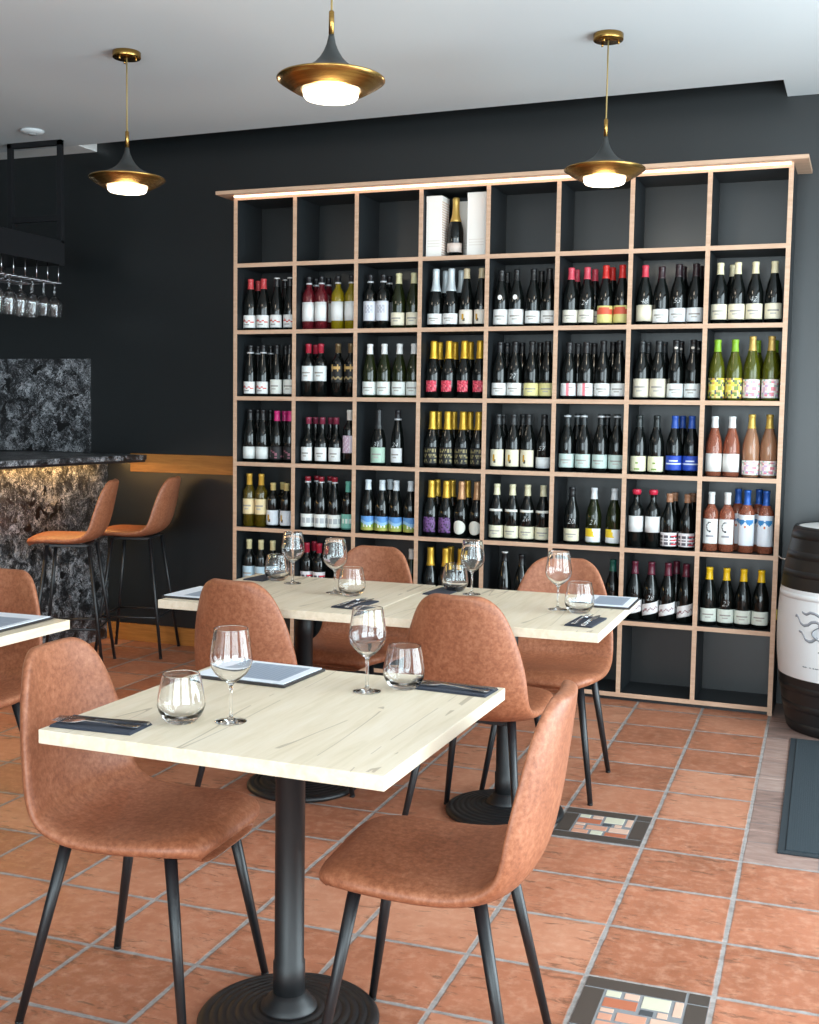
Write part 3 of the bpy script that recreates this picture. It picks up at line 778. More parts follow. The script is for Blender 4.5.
# ------------------------------------------------------------------ pendant lamps
def pendant(x, y, label):
    """origin at the ceiling plate"""
    t = thing('pendant_lamp', label, 'lamp', (x, y, CZ), 0, 'brass pendant lamps')
    b = MB(); b.lathe([(0, 0), (.060, 0), (.062, -.002), (.062, -.024), (.060, -.027), (0, -.027)][::-1], BRASS, 36)
    for a in (0.3, 0.3+2*PI/3, 0.3+4*PI/3):
        b.lathe([(0, -.040), (.0045, -.040), (.005, -.027), (0, -.027)], BRASS, 10, (.042*math.cos(a), .042*math.sin(a), 0))
    b.build('ceiling_plate', t)
    b = MB(); b.tube([(0, 0, -.027), (0, 0, -.35)], .0032, mat('lamp_cord', (150, 128, 78), .5)); b.build('cord', t)
    b = MB(); b.lathe([(0, -.416), (.0085, -.416), (.0085, -.345), (.006, -.342), (0, -.342)], BRASS, 18); b.build('ferrule', t)
    tr = [(.0085, -.414), (.0100, -.422), (.0145, -.442), (.0235, -.463), (.0360, -.483), (.0520, -.500), (.0700, -.512), (.0930, -.523), (.1200, -.533), (.1450, -.541), (.166, -.546)]
    b = MB(); b.lathe(tr+[(.166, -.548), (.143, -.543), (.115, -.535), (.06, -.511), (.025, -.470), (.006, -.43)], GUN, 48); b.build('trumpet_top', t)
    b = MB()
    b.lathe([(.166, -.5455), (.1685, -.548), (.1680, -.552), (.154, -.562), (.136, -.573), (.117, -.584), (.112, -.5865), (.088, -.5865), (.088, -.583), (.111, -.582), (.133, -.570), (.150, -.559), (.164, -.549)], BRASS, 56)
    b.build('brass_dish', t)
    b = MB(); b.lathe([(0, -.560), (.083, -.560), (.0860, -.575), (.0865, -.590), (.0850, -.600), (.079, -.607), (.055, -.611), (0, -.612)][::-1], OPAL, 40)
    b.build('diffuser', t)['label'] = 'glowing white diffuser'
    L = bpy.data.lights.new('lamp_glow', 'POINT'); L.energy = 5; L.color = (1, .86, .68); L.shadow_soft_size = .07
    lo = bpy.data.objects.new('lamp_glow', L); C.objects.link(lo); lo.location = (x, y, CZ-.70)
    return t
pendant(.218, -1.345, 'brass pendant lamp hanging whole in front of bare dark wall beside the bar rack')
pendant(1.742, -2.462, 'largest and nearest brass pendant lamp, its ceiling plate out of view')
pendant(2.272, -.912, 'brass pendant lamp hanging in front of the wine shelf top board')

# ------------------------------------------------------------------ bar
bar = thing('bar_counter', 'black and white mottled stone bar counter with amber light under its top', 'bar', (-1.065, -1.3, .02))
Y0, Y1 = -1.9, WY+1.3-.002
b = MB(); b.box((-.05, Y0, -.02), (0, Y1, 1.108), STONE, .001); b.build('front_panel', bar)
b = MB(); b.box((-.62, Y0-.02, 1.112), (.300, Y1, 1.142), STONE, .002); b.build('countertop', bar)
b = MB(); b.box((.22, Y0, 1.098), (.29, Y1, 1.112), BLACK); b.box((-.6, Y0, 1.09), (-.052, Y1, 1.112), BLACK); b.build('support_rail', bar)
b = MB(); b.box((.055, Y0, 1.103), (.075, Y1-.12, 1.111), LEDA); b.build('light_strip', bar)['label'] = 'glowing amber light strip'
b = MB(); b.box((-.60, Y0, -.02), (-.052, Y1, 1.09), PANEL); b.build('carcass', bar)
b = MB(); b.box((-2.75, WY-.02, 1.166), (-1.187, WY-.001, 1.748), STONE, .001)
tag(b.build('splashback'), 'mottled stone splashback panel on the dark wall behind the bar counter', 'panel')
L = bpy.data.lights.new('bar_led', 'AREA'); L.shape = 'RECTANGLE'; L.size = .012; L.size_y = 2.9; L.energy = 6; L.color = (1, .66, .30)
lo = bpy.data.objects.new('bar_led', L); C.objects.link(lo); lo.location = (-1.065+.042, -1.32, 1.118); lo.rotation_euler = (0, R(-20), 0)
# hanging rack above the bar
rack = thing('glass_rack', 'black metal glass rack hung from the ceiling over the bar', 'rack', (-1.34, -.05, 2.28))
b = MB()
for x in (-.165, .195):
    b.box((x-.014, -.014, .13), (x+.014, .014, CZ-2.28), BLACK)
b.box((-.179, -.014, CZ-2.28-.03), (.209, .014, CZ-2.28), BLACK)
b.box((-.16, -.012, .258), (.2, .012, .290), BLACK)
b.build('hanging_frame', rack)
b = MB(); b.box((-.224, -2.4, 0), (.209, .016, .142), BLACK, .002); b.build('shelf_box', rack)
b = MB()
for k in range(6):
    y = .018-k*.098
    for x in (.07, -.10):
        pts = [(x+.10, y, -.002), (x+.10, y, -.048)]
        b.tube([(x-.09, y-.024, -.1057), (x+.13, y-.024, -.1057)], .0025, STEEL, 6)
        b.tube([(x-.09, y-.064, -.1057), (x+.13, y-.064, -.1057)], .0025, STEEL, 6)
    b.tube([(.195, y-.044, 0), (.195, y-.044, -.1057)], .0025, STEEL, 6)
    b.tube([(-.195, y-.044, 0), (-.195, y-.044, -.1057)], .0025, STEEL, 6)
b.build('wire_rails', rack)

WG = [(0, .0005), (.030, 0), (.0345, .0012), (.0345, .0022), (.026, .004), (.012, .0065), (.0055, .010), (.0040, .018), (.0036, .045), (.0036, .070), (.0044, .080), (.0085, .0865),
      (.020, .094), (.034, .107), (.0435, .121), (.0468, .134), (.0455, .150), (.0415, .175), (.03725, .2028), (.03700, .2046), (.03692, .2054), (.03665, .2060), (.03630, .2062)]
WGI = [(.03598, .2060), (.03575, .2054), (.03575, .2046), (.03610, .2028), (.0403, .175), (.0445, .150), (.0458, .134), (.0425, .122), (.033, .109), (.019, .0965), (.008, .0905), (0, .0895)]
TG = [(0, .0005), (.028, 0), (.033, .003), (.042, .014), (.049, .026), (.0522, .038), (.0512, .052), (.0465, .078), (.0412, .1026), (.0409, .1045), (.0408, .1053), (.0405, .1060), (.0401, .1062)]
TGI = [(.0397, .1060), (.0394, .1053), (.0394, .1045), (.0398, .1026), (.0452, .078), (.0500, .052), (.0508, .038), (.0475, .028), (.039, .018), (.026, .0125), (0, .0115)]
def glass_mesh(name, prof, n=40, zs=0):
    b = MB(); b.lathe(prof, GLASS, n, zmat=lambda z: SOLID if z < zs else GLASS); return b.mesh(name)
# stem and foot are thick solid glass, the bowls are thin walls
wg_mesh = glass_mesh('wine_glass', WG+WGI, 40, .0775); tg_mesh = glass_mesh('tumbler', TG+TGI, 40, 0)
def wine_glass(x, y, z, label, group='wine glasses on the tables'):
    return tag(link('wine_glass', wg_mesh, None, (x, y, z)), label, 'wine glass', group)
def tumbler(x, y, z, label):
    return tag(link('tumbler', tg_mesh, None, (x, y, z)), label, 'tumbler', 'tumblers on the tables')
# glasses hanging upside down on the rack rails, slot by slot from the wall end
for k in range(6):
    for j, x in enumerate((-1.175, -1.345)):
        o = tag(link('hanging_wine_glass', wg_mesh, None, (x, -.05-.026-k*.098, 2.28-.098)),
                ('upside-down wine glass, %s from the wall end in the %s rail of the bar rack' % (ORD[k], 'front' if j == 0 else 'rear')), 'wine glass', 'wine glasses hanging over the bar')
        o.rotation_euler = (PI, 0, 0)
# smoke detector
t = thing('smoke_detector', 'small round white smoke detector on the ceiling near the bar rack', 'smoke detector', (-1.150, -.29, CZ))
b = MB(); b.lathe([(0, -.022), (.04, -.020), (.060, -.013), (.066, -.006), (.066, 0), (0, 0)], CEIL, 28); b.build('cover', t)
b = MB(); b.lathe([(0, -.027), (.02, -.026), (.024, -.022), (0, -.021)], mat('vent_grey', (150, 150, 150), .6), 20); b.build('sensor_vent', t)

# ------------------------------------------------------------------ chairs and stools
def shell_mesh(name, prof, thick, scoop):
    """prof: (y, z, half width) from the front lip over the seat and up the back; a padded shell of real thickness"""
    nu = 12
    N = len(prof); top = []; bot = []
    for i, (y, z, w) in enumerate(prof):
        a = prof[max(i-1, 0)]; c = prof[min(i+1, N-1)]
        d = Vector((0, c[0]-a[0], c[1]-a[1])).normalized()
        n = Vector((0, d.z, -d.y))          # towards the sitter
        n = -n if (n.z < 0 and i < N//2) else n
        if n.y < 0 and i >= N//2: n = -n
        e = i/(N-1)
        th = thick[0]+(thick[1]-thick[0])*e
        sc_ = scoop(e)
        rt, rb = [], []
        for k in range(nu+1):
            u = -1+2*k/nu
            up = sc_*abs(u)**2.4
            p = Vector((w*u, y, z))+n*up
            rim = 1-0.55*abs(u)**6
            rt.append(p+n*th*.5*rim); rb.append(p-n*th*.5*rim)
        top.append(rt); bot.append(rb)
    b = MB(); vs = []; fs = []
    q = lambda l, i, k: l*N*(nu+1)+i*(nu+1)+k
    for g in (top, bot):
        for r in g: vs += r
    for i in range(N-1):
        for k in range(nu):
            fs.append((q(0,i,k), q(0,i,k+1), q(0,i+1,k+1), q(0,i+1,k)))
            fs.append((q(1,i,k), q(1,i+1,k), q(1,i+1,k+1), q(1,i,k+1)))
        for k in (0, nu):
            fs.append((q(0,i,k), q(0,i+1,k), q(1,i+1,k), q(1,i,k)))
    for k in range(nu):
        for i in (0, N-1):
            fs.append((q(0,i,k), q(1,i,k), q(1,i,k+1), q(0,i,k+1)))
    b.add(vs, fs, LEATHER, True)
    me = b.mesh(name)
    # round it with two levels of subdivision, applied to the mesh
    o = bpy.data.objects.new('tmp', me); C.objects.link(o)
    md = o.modifiers.new('s', 'SUBSURF'); md.levels = 2; md.render_levels = 2
    dg = bpy.context.evaluated_depsgraph_get()
    m2 = bpy.data.meshes.new_from_object(o.evaluated_get(dg)); m2.name = name
    bpy.data.objects.remove(o)
    for p in m2.polygons: p.use_smooth = True
    return m2
CH = [(.214, .412, .120), (.218, .428, .150), (.208, .445, .176), (.185, .453, .197), (.14, .453, .214), (.06, .446, .223), (-.04, .440, .225), (-.12, .443, .224), (-.178, .462, .222), (-.213, .508, .220),
      (-.231, .580, .216), (-.243, .650, .203), (-.253, .720, .184), (-.261, .780, .160), (-.267, .820, .136), (-.270, .843, .108), (-.272, .856, .076)]
def ch_scoop(e):
    pk = [(0, .0), (.2, .003), (.40, .010), (.52, .034), (.64, .048), (.8, .036), (1, .010)]
    for (a, x), (c, y) in zip(pk, pk[1:]):
        if a <= e <= c: return x+(y-x)*(e-a)/(c-a)
    return .01
chair_shell = shell_mesh('seat_shell', CH, (.064, .034), ch_scoop)
def leg_mesh(name, p0, p1, r0, r1):
    b = MB(); p0 = Vector(p0); p1 = Vector(p1); d = (p1-p0)
    b.tube([p0, p0+d*.5, p1], [r0, (r0+r1)/2, r1], BLACK, 14); return b.mesh(name)
def foot_mesh(p1, r):
    b = MB(); b.lathe([(0, 0), (r*.95, 0), (r, .004), (r*.98, .008), (0, .008)], mat('rubber_foot', (14, 14, 15), .7), 12, (p1[0], p1[1], 0)); return b.mesh('foot_cap')
def make_chair(label):
    t = thing('dining_chair', label, 'chair', (0, 0, 0), 0, 'tan leather dining chairs')
    link('seat_shell', chair_shell, t)
    b = MB()
    for s in (-1, 1): b.box((s*.120-.017, -.115, .412), (s*.120+.017, .115, .430), BLACK, .002)
    for y in (-.10, .10): b.box((-.12, y-.017, .410), (.12, y+.017, .428), BLACK, .002)
    b.build('under_frame', t)
    for sx in (-1, 1):
        for sy in (-1, 1):
            p1 = (sx*.207, sy*.215, .006)
            l = link('leg', leg_mesh('leg', (sx*.145, .146 if sy > 0 else -.120, .430 if sy > 0 else .440), p1, .0150, .0095), t)
            link('foot_cap', foot_mesh(p1, .0100), l)
    return t
# facing angle: 0 faces +y (the wine shelf)
chair = make_chair('tan leather chair in front, tucked under the nearest table with its seat facing the barrel')
chair.location = (1.769, -3.510, 0); chair.rotation_euler = (0, 0, R(-87))
dup(chair, (2.508, -3.488, 0), R(90+5.5), 'tan leather chair at the nearest table seen from its side, seat facing the bar')
dup(chair, (1.378, -2.120, 0), R(-6), 'tan leather chair with back towards the nearest table, behind its menu')
dup(chair, (2.155, -2.085, 0), R(-2), 'tan leather chair with back just behind the nearest table tumbler and fork')
dup(chair, (1.378, -1.435, 0), R(180), 'tan leather chair facing out from the shelf at the joined tables, bar side')
dup(chair, (2.228, -1.455, 0), R(180+3), 'tan leather chair facing out from the shelf at the joined tables, barrel side')
dup(chair, (.500, -2.760, 0), R(180), 'tan leather chair at the table cut by the picture edge')

ST_ = [(.205, 0.687, .120), (.208, 0.702, .150), (.198, 0.716, .175), (.170, 0.722, .194), (.11, 0.722, .207), (.03, 0.717, .213), (-.05, 0.715, .214), (-.11, 0.725, .212), (-.150, 0.752, .208), (-.176, 0.797, .202),
       (-.193, 0.852, .194), (-.207, 0.912, .183), (-.219, 0.967, .165), (-.228, 1.007, .140), (-.234, 1.032, .110), (-.237, 1.046, .075)]
stool_shell = shell_mesh('seat_shell', ST_, (.046, .034), ch_scoop)
def make_stool(label):
    t = thing('bar_stool', label, 'stool', (0, 0, 0), 0, 'tan leather bar stools')
    link('seat_shell', stool_shell, t)
    b = MB()
    for y in (-.09, .09): b.box((-.11, y-.014, .682), (.11, y+.014, .698), BLACK, .002)
    for s in (-1, 1): b.box((s*.10-.014, -.11, .680), (s*.10+.014, .11, .696), BLACK, .002)
    b.build('under_frame', t)
    tops = {}; 
    for sx in (-1, 1):
        for sy in (-1, 1):
            p0 = Vector((sx*.118, sy*.112, .690)); p1 = Vector((sx*.192, sy*.195, .006))
            l = link('leg', leg_mesh('leg', p0, p1, .0110, .0090), t); link('foot_cap', foot_mesh(p1, .0098), l)
            tops[sx, sy] = p0+(p1-p0)*((.690-.235)/.684)
    b = MB(); cs = [tops[-1,-1], tops[1,-1], tops[1,1], tops[-1,1]]
    for i in range(4):
        b.tube([cs[i], cs[(i+1) % 4]], .0065, BLACK, 10)
    b.build('footrest', t)
    return t
stool = make_stool('tan leather bar stool standing in front of the stone bar face, nearer the dining tables')
stool.location = (-.745, -.49, 0); stool.rotation_euler = (0, 0, R(90+26))
dup(stool, (-.655, .0, 0), R(90+17), 'tan leather bar stool in the corner against the dark wall under the oak rail')

# ------------------------------------------------------------------ tables
TZ = .75
def make_table(label):
    t = thing('bistro_table', label, 'table', (0, 0, 0), 0, 'square oak bistro tables')
    b = MB(); b.box((-.3945, -.392, TZ-.030), (.3945, .392, TZ), OAKTOP, .0012); b.build('tabletop', t)
    b = MB(); b.box((-.2, -.03, TZ-.044), (.2, .03, TZ-.030), IRON); b.box((-.03, -.2, TZ-.044), (.03, .2, TZ-.030), IRON); b.build('top_bracket', t)
    b = MB(); b.lathe([(.036, TZ-.044), (.036, .585), (.0345, .583), (.0345, .150), (.0375, .147), (.0375, .05), (0, .05)][::-1], IRON, 32); b.build('column', t)
    pr = [(0, .0), (.205, 0), (.212, .004), (.213, .012), (.208, .018)]
    r = .206; z = .020
    for k in range(7):                       # stepped concentric rings
        pr += [(r-.004, z+.001), (r-.018, z+.0025), (r-.020, z-.0005)]
        r -= .020; z += .0028
    pr += [(.066, .043), (.056, .050), (.052, .060), (.044, .064), (.040, .075), (0, .075)]
    b = MB(); b.lathe(pr, IRON, 56); b.build('base', t)
    return t
near = make_table('nearest square oak bistro table with wine menu, napkins and glasses'); near.location = (2.134, -3.474, 0)
tA = dup(near, (1.377, -1.883, 0), R(1.5), 'square oak bistro table of the joined pair, on the bar side')
tB = dup(near, (2.1775, -1.862, 0), R(1.5), 'square oak bistro table of the joined pair, on the barrel side')
tC = dup(near, (.580, -3.152, 0), 0, 'square oak bistro table cut by the picture edge below the bar')
Z = TZ+.0003

def cutlery(x, y, rz, where):
    M = lambda dx: Matrix.Translation((x, y, 0)) @ Matrix.Rotation(rz, 4, 'Z')
    # fork
    t = MB(); 
    def ribbon(b, pts, th, m):
        """flat strip: (x, y, z, half width) along its length"""
        vs = []
        for px, py, pz, w in pts: vs += [(px-w, py, pz), (px+w, py, pz), (px+w, py, pz+th), (px-w, py, pz+th)]
        fs = [(0, 1, 2, 3)[::-1]]
        for i in range(len(pts)-1):
            o = 4*i
            for k in range(4): fs.append((o+k, o+(k+1) % 4, o+4+(k+1) % 4, o+4+k))
        o = 4*(len(pts)-1); fs.append((o, o+1, o+2, o+3))
        b.add(vs, fs, m, False)
    b = MB()
    ribbon(b, [(0, -.100, .0035, .0075), (0, -.09, .0022, .0095), (0, -.06, .003, .0065), (0, -.01, .006, .0036), (0, .025, .007, .0034), (0, .036, .005, .010), (0, .052, .0028, .0125)], .0018, STEEL)
    for k in range(4):
        xx = -.0105+k*.007
        ribbon(b, [(xx, .050, .003, .0022), (xx, .075, .0018, .0018), (xx, .098, .004, .0012)], .0016, STEEL)
    f = b.build('fork'); f.location = (x-.014*math.cos(rz), y-.014*math.sin(rz), Z+.0060); f.rotation_euler = (0, 0, rz)
    tag(f, 'steel fork lying on the %s' % where, 'fork', 'forks on the napkins')
    b = MB()
    ribbon(b, [(0, -.105, .001, .0075), (0, -.09, .001, .0088), (0, .005, .001, .0066), (0, .015, .001, .0078)], .0045, STEEL)
    ribbon(b, [(0, .013, .0018, .0080), (.001, .06, .0018, .0098), (.002, .085, .0018, .0085), (.004, .108, .0018, .0022)], .0020, STEEL)
    k = b.build('knife'); k.location = (x+.017*math.cos(rz), y+.017*math.sin(rz), Z+.0052); k.rotation_euler = (0, 0, rz+R(2))
    tag(k, 'steel table knife lying on the %s' % where, 'knife', 'knives on the napkins')
napm = None
def napkin(x, y, rz, label, L=.195, W=.092):
    t = thing('napkin', label, 'napkin', (x, y, Z), rz, 'slate napkins on the tables')
    b = MB()
    for k in range(3):
        b.box((-W/2+k*.001, -L/2+k*.0015, k*.0017), (W/2-k*.0005, L/2-k*.001, k*.0017+.0016), SLATE, .0006)
    b.build('folded_cloth', t); return t
napkin(1.842, -3.790, R(90+4), 'slate napkin folded at the nearest table corner beside the tumbler'); cutlery(1.838, -3.790, R(90+6), 'napkin at the nearest table corner')
napkin(2.420, -3.150, R(90-3), 'slate napkin at the nearest table edge by the tan chair back'); cutlery(2.416, -3.150, R(90-5), 'napkin by the nearest table far edge')
napkin(1.672, -2.070, R(-4), 'slate napkin beside the seam of the joined tables'); cutlery(1.672, -2.068, R(-4), 'napkin beside the table seam')
napkin(2.500, -2.060, R(-3), 'slate napkin on the joined table corner nearest the barrel'); cutlery(2.500, -2.058, R(-3), 'napkin on the corner nearest the barrel')
napkin(1.065, -1.610, R(-4), 'slate napkin behind the tumbler at the joined table end by the bar')
napkin(1.850, -1.640, R(-3), 'slate napkin behind the tumbler just past the table seam')

wine_glass(2.075, -3.645, Z, 'wine glass in the middle of the nearest table, by the menu')
tumbler(1.978, -3.690, Z, 'tumbler by the napkin at the nearest table front corner')
wine_glass(2.232, -3.262, Z, 'wine glass at the far edge of the nearest table')
tumbler(2.300, -3.190, Z, 'tumbler at the far edge of the nearest table beside the fork')
wine_glass(1.235, -1.700, Z, 'wine glass on the joined tables in front of cream-capped bottles')
tumbler(1.140, -1.650, Z, 'tumbler by the napkin at the joined table end near the bar')
wine_glass(1.490, -1.850, Z, 'wine glass on the joined tables before a chair back, bar side')
tumbler(1.575, -1.885, Z, 'tumbler near the napkin at the seam of the joined tables')
wine_glass(1.968, -1.650, Z, 'wine glass just past the table seam before gold-foiled bottles')
tumbler(1.882, -1.595, Z, 'tumbler standing just past the seam of the joined tables')
wine_glass(2.352, -1.850, Z, 'wine glass at the barrel end of the joined tables before a chair')
tumbler(2.436, -1.880, Z, 'tumbler at the barrel end of the joined tables by a menu')

def menu(x, y, rz, label, L=.30, W=.225):
    t = thing('menu', label, 'menu', (x, y, Z), rz, 'menus on the tables')
    b = MB(); b.box((-W/2, -L/2, 0), (W/2, L/2, .007), BOARD, .0015); b.build('board', t)
    b = MB(); b.box((-W/2+.007, -L/2+.007, .0071), (W/2-.007, L/2-.007, .0095), PAPER, .0004)
    s = b.build('paper_sheet', t)
    b = MB(); b.box((-W/2+.028, -L/2+.03, .0095), (W/2-.028, L/2-.075, .00975), PRINT)
    n = 12
    for k in range(n):
        yy = -L/2+.04+k*(L-.125)/n
        b.box((-W/2+.038, yy, .00976), (W/2-.038-(.03 if k % 3 == 1 else 0), yy+.004, .0099), PRINTD)
    b.build('printed_text', s)
    return t
menu(1.905, -3.205, R(88), 'menu lying at the far corner of the nearest table', .27, .22)
menu(2.470, -1.620, R(92), 'menu lying at the barrel end of the joined tables', .22, .25)
menu(1.095, -2.105, R(90), 'menu half hidden by a chair back on the joined tables', .24, .26)
menu(.800, -2.930, R(2), 'menu on the table cut by the picture edge', .31, .25)

# ------------------------------------------------------------------ barrel and door mat
BKB = mat('barrel_black', (24, 25, 27), .42); BKW = mat('barrel_white', (226, 228, 230), .45); INK = mat('ink_grey', (122, 126, 132), .6); INKM = mat('ink_mid', (156, 160, 168), .6); INKL = mat('ink_pale', (196, 200, 206), .6)
bx_, by_ = 3.328, -.085
barrel = thing('wine_barrel', 'black painted wine barrel with white middle band and octopus drawing', 'barrel', (bx_, by_, 0))
BH = .945
def brad(z): return .285+.063*math.cos((z/BH-.5)*PI*.98)**.9 if 0 < z < BH else .285
zs = sorted(set([0, .012] + [BH*k/40 for k in range(1, 40)] + [.262, .664, BH-.012, BH]))
pr = [(0, .02), (.272, .02), (.276, .0)]+[(brad(z), z) for z in zs]
bz = lambda z: BKW if .262 < z < .664 else BKB
b = MB(); b.lathe(pr+[(.272, BH), (.268, BH-.022)], BKB, 72, zmat=bz)
# stave joints: shallow facets come from the 72 sides; hoops are parts
b.build('staves', barrel)
b = MB(); b.lathe([(0, BH-.035), (.270, BH-.035), (.270, BH-.004), (.262, BH-.002), (0, BH-.002)], WHITE, 64); b.build('lid', barrel)['label'] = 'white barrel head'
for z0, z1 in ((.008, .05), (.105, .14), (.195, .225), (.262+.36, .262+.385), (.72, .75), (.80, .835), (BH-.055, BH-.012)):
    m = BKW if .262 < (z0+z1)/2 < .664 else BKB
    b = MB(); b.lathe([(brad(z0)-.004, z0), (brad(z0)+.0008, z0), (brad((z0+z1)/2)+.0010, (z0+z1)/2), (brad(z1)+.0008, z1), (brad(z1)-.004, z1)], m, 72); b.build('hoop', barrel)
b = MB(); 
# octopus line drawing, laid on the curved surface: (s, z) with s the sideways distance seen from the room
def on_barrel(s, z, off=.0015):
    r = brad(z)+off; x = max(-.999, min(.999, s/r)); a = math.asin(x)
    return (r*math.sin(a), -r*math.cos(a), z)
def ink(b, pts, w, m=INK):
    P3 = []
    for (s0, z0), (s1, z1) in zip(pts, pts[1:]):
        for k in range(4): P3.append((s0+(s1-s0)*k/4, z0+(z1-z0)*k/4))
    P3.append(pts[-1])
    n = len(P3)
    ws = [max(.0014, w*(.35+.65*i/(n-1))) for i in range(n)]
    b.tube([on_barrel(s, z, .0016-ws[i]) for i, (s, z) in enumerate(P3)], ws, m, 10)
tent = [[(-.254, .549), (-.248, .556), (-.240, .545), (-.230, .523), (-.214, .514), (-.196, .520), (-.182, .534), (-.165, .538), (-.150, .534), (-.143, .524), (-.150, .518)],
        [(-.226, .574), (-.216, .568), (-.205, .566), (-.190, .576), (-.170, .574), (-.152, .566), (-.132, .556), (-.112, .536)],
        [(-.236, .486), (-.224, .484), (-.214, .470), (-.206, .454), (-.190, .446), (-.176, .449), (-.165, .459), (-.152, .470)]]
b = MB()
for tt in tent:
    for sg in (1, -1):
        q_ = [(s*sg, z) for s, z in tt]
        ink(b, q_, .0110, INKM); ink(b, [(s, z-.005) for s, z in q_], .0058, INK)
for s0 in (-.10, -.05, .05, .10):
    ink(b, [(s0*1.5, .40), (s0*1.3, .415), (s0*1.2, .43), (s0*.9, .45), (s0*.6, .47)], .006)
b.build('octopus_tentacles', barrel)['label'] = 'grey drawn tentacles'
b = MB()   # head outline and pale fill
n = 28
cv = [(-.02, .498)]; ring = []
for k in range(n):
    a = 2*PI*k/n; ring.append((-.085+.095*math.cos(a), .484+.046*math.sin(a)*(1+.2*math.cos(a))))
vs = [on_barrel(-.085, .484, .0012)]+[on_barrel(s, z, .0012) for s, z in ring]
mid = [on_barrel(-.085+(s+.085)*.5, .484+(z-.484)*.5, .0012) for s, z in ring]
vs += mid
b.add(vs, [(0, 1+n+k, 1+n+(k+1) % n) for k in range(n)]+[(1+n+k, 1+k, 1+(k+1) % n, 1+n+(k+1) % n) for k in range(n)], INKL, True)
b.tube([on_barrel(s, z) for s, z in ring+[ring[0]]], .0030, INK, 8)
b.tube([on_barrel(-.118+.008*math.cos(a), .496+.006*math.sin(a), .002) for a in [2*PI*k/10 for k in range(11)]], .0022, INK, 6)
b.build('octopus_head', barrel)['label'] = 'grey outlined octopus head'
b = MB()
for s0, s1 in ((-.214, -.206), (-.203, -.198), (-.184, -.180), (-.170, -.164), (-.160, -.152), (-.150, -.146)):
    b.tube([on_barrel(s0, .327), on_barrel(s1, .325)], .0022, INK, 6)
b.build('small_lettering', barrel)
# bent wire hook on the shelf end above the barrel
b = MB(); b.tube([(2.968, -.02, .785), (2.985, -.05, .776), (3.004, -.07, .776), (3.014, -.07, .784), (3.014, -.07, .815)], .0028, cap_mat((206, 206, 206), .4), 8)
tag(b.build('wire_hook'), 'bent white wire hook on the shelf end above the barrel', 'hook')
b = MB(); b.tube([(2.9675, .012, .470), (2.9675, .012, .520)], .006, mat('yellow_tag', (206, 190, 96), .5), 10)
hk = b.build('yellow_clip'); tag(hk, 'small yellow clip on the shelf end beside the barrel', 'clip')

MATM = NT('ribbed_mat')
w = MATM.n('ShaderNodeTexWave', wave_type='BANDS', bands_direction='X'); MATM.l(MATM.co, w.inputs['Vector']); w.inputs['Scale'].default_value = 40
MATM.color(MATM.mix(MATM.noise(MATM.co, 120, 3), (30, 39, 45), (40, 51, 58))); MATM.b.inputs['Roughness'].default_value = .95
MATM.bump(MATM.math('ADD', MATM.math('MULTIPLY', w.outputs['Fac'], .2), MATM.noise(MATM.co, 300, 2)), .4, .003)
t = thing('door_mat', 'dark blue-grey ribbed entrance mat on the paver strip before the barrel', 'mat', (3.545, -1.13, .0005), R(1.7))
b = MB(); b.box((-.42, -.72, 0), (.42, .72, .009), MATM.m, .002); b.build('ribbed_carpet', t)
b = MB()
for lo, hi in (((-.445, -.745), (.445, -.72)), ((-.445, .72), (.445, .745)), ((-.445, -.72), (-.42, .72)), ((.42, -.72), (.445, .72))):
    b.box((lo[0], lo[1], 0), (hi[0], hi[1], .006), mat('rubber_edge', (32, 40, 46), .8), .001)
b.build('rubber_border', t)

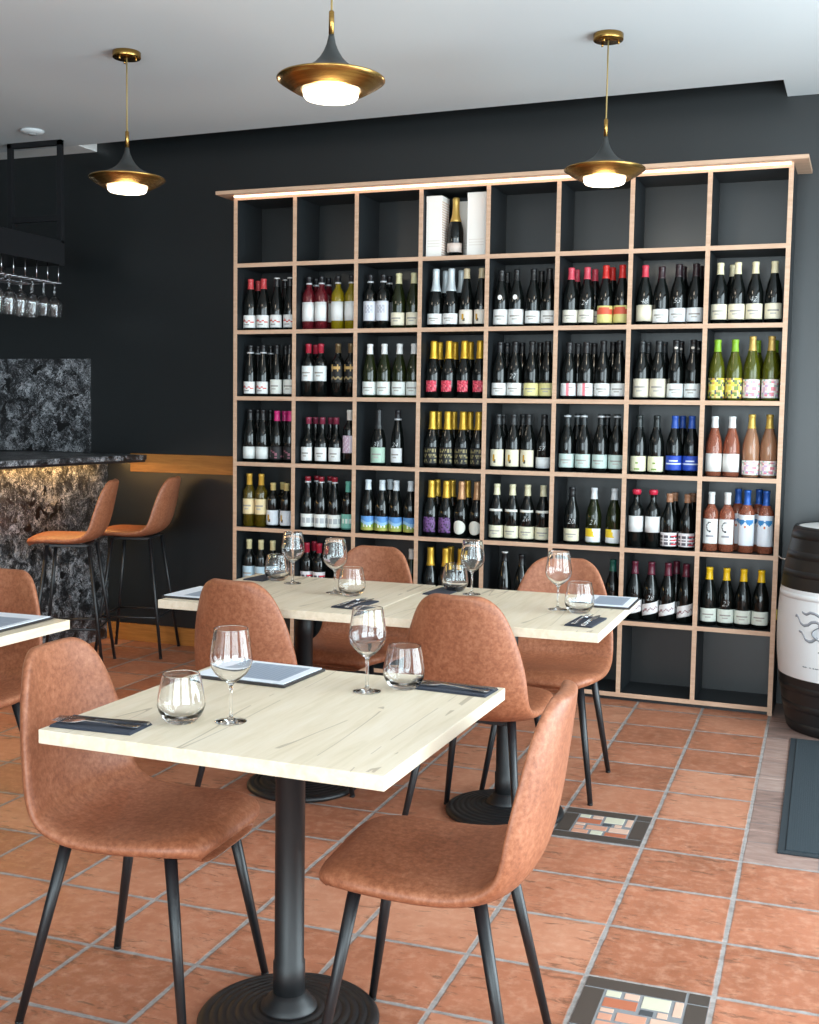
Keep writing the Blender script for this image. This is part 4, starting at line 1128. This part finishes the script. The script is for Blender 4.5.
# ------------------------------------------------------------------ light
w = bpy.data.worlds.new('World'); sc.world = w; w.use_nodes = True
bg = w.node_tree.nodes['Background']; bg.inputs[0].default_value = (.74, .90, 1.0, 1); bg.inputs[1].default_value = 2.0
def area(name, loc, rot, sx, sy, e, col):
    L = bpy.data.lights.new(name, 'AREA'); L.shape = 'RECTANGLE'; L.size = sx; L.size_y = sy; L.energy = e; L.color = col
    o = bpy.data.objects.new(name, L); C.objects.link(o); o.location = loc; o.rotation_euler = rot; return o
DAY = (.79, .94, 1.0)
area('daylight_door', (XR+.25, -2.3, 1.40), (0, R(90), 0), 2.6, 3.1, 250, DAY)
area('daylight_side_window', (XR+.25, -6.4, 1.55), (0, R(90), 0), 2.3, 3.5, 170, DAY)
area('daylight_shop_window', (-.5, YF-.25, 1.47), (R(90), 0, 0), 2.1, 2.2, 22, DAY)
area('daylight_shop_door', (2.85, YF-.25, 1.40), (R(90), 0, 0), 3.2, 2.7, 220, DAY)

# ------------------------------------------------------------------ camera
cam = bpy.data.cameras.new('Camera'); co = bpy.data.objects.new('Camera', cam); C.objects.link(co)
f, yaw, pit, rol = 1172.278, R(21.23026), R(-4.63947), R(.87685)
cam.sensor_fit = 'HORIZONTAL'; cam.sensor_width = 36; cam.lens = 36*f/819
fw = Vector((-math.sin(yaw)*math.cos(pit), math.cos(yaw)*math.cos(pit), math.sin(pit)))
rt = Vector((math.cos(yaw), math.sin(yaw), 0)); up = rt.cross(fw)
r2 = rt*math.cos(rol)+up*math.sin(rol); u2 = -rt*math.sin(rol)+up*math.cos(rol)
M = Matrix((r2, u2, -fw)).transposed().to_4x4(); M.translation = Vector((3.33909, -5.84402, 1.41792))
co.matrix_world = M; cam.clip_start = .05
sc.camera = co
sc.view_settings.view_transform = 'Standard'; sc.view_settings.look = 'None'; sc.view_settings.gamma = 1.0
sc.view_settings.exposure = 0.0; sc.view_settings.use_curve_mapping = False
try:
    sc.cycles.use_denoising = True; sc.cycles.max_bounces = 10; sc.cycles.transparent_max_bounces = 24
    sc.cycles.sample_clamp_indirect = 8.0; sc.cycles.caustics_refractive = True; sc.cycles.blur_glossy = 1.0; sc.cycles.transmission_bounces = 16; sc.cycles.max_bounces = 16; sc.cycles.caustics_reflective = False
except Exception: pass
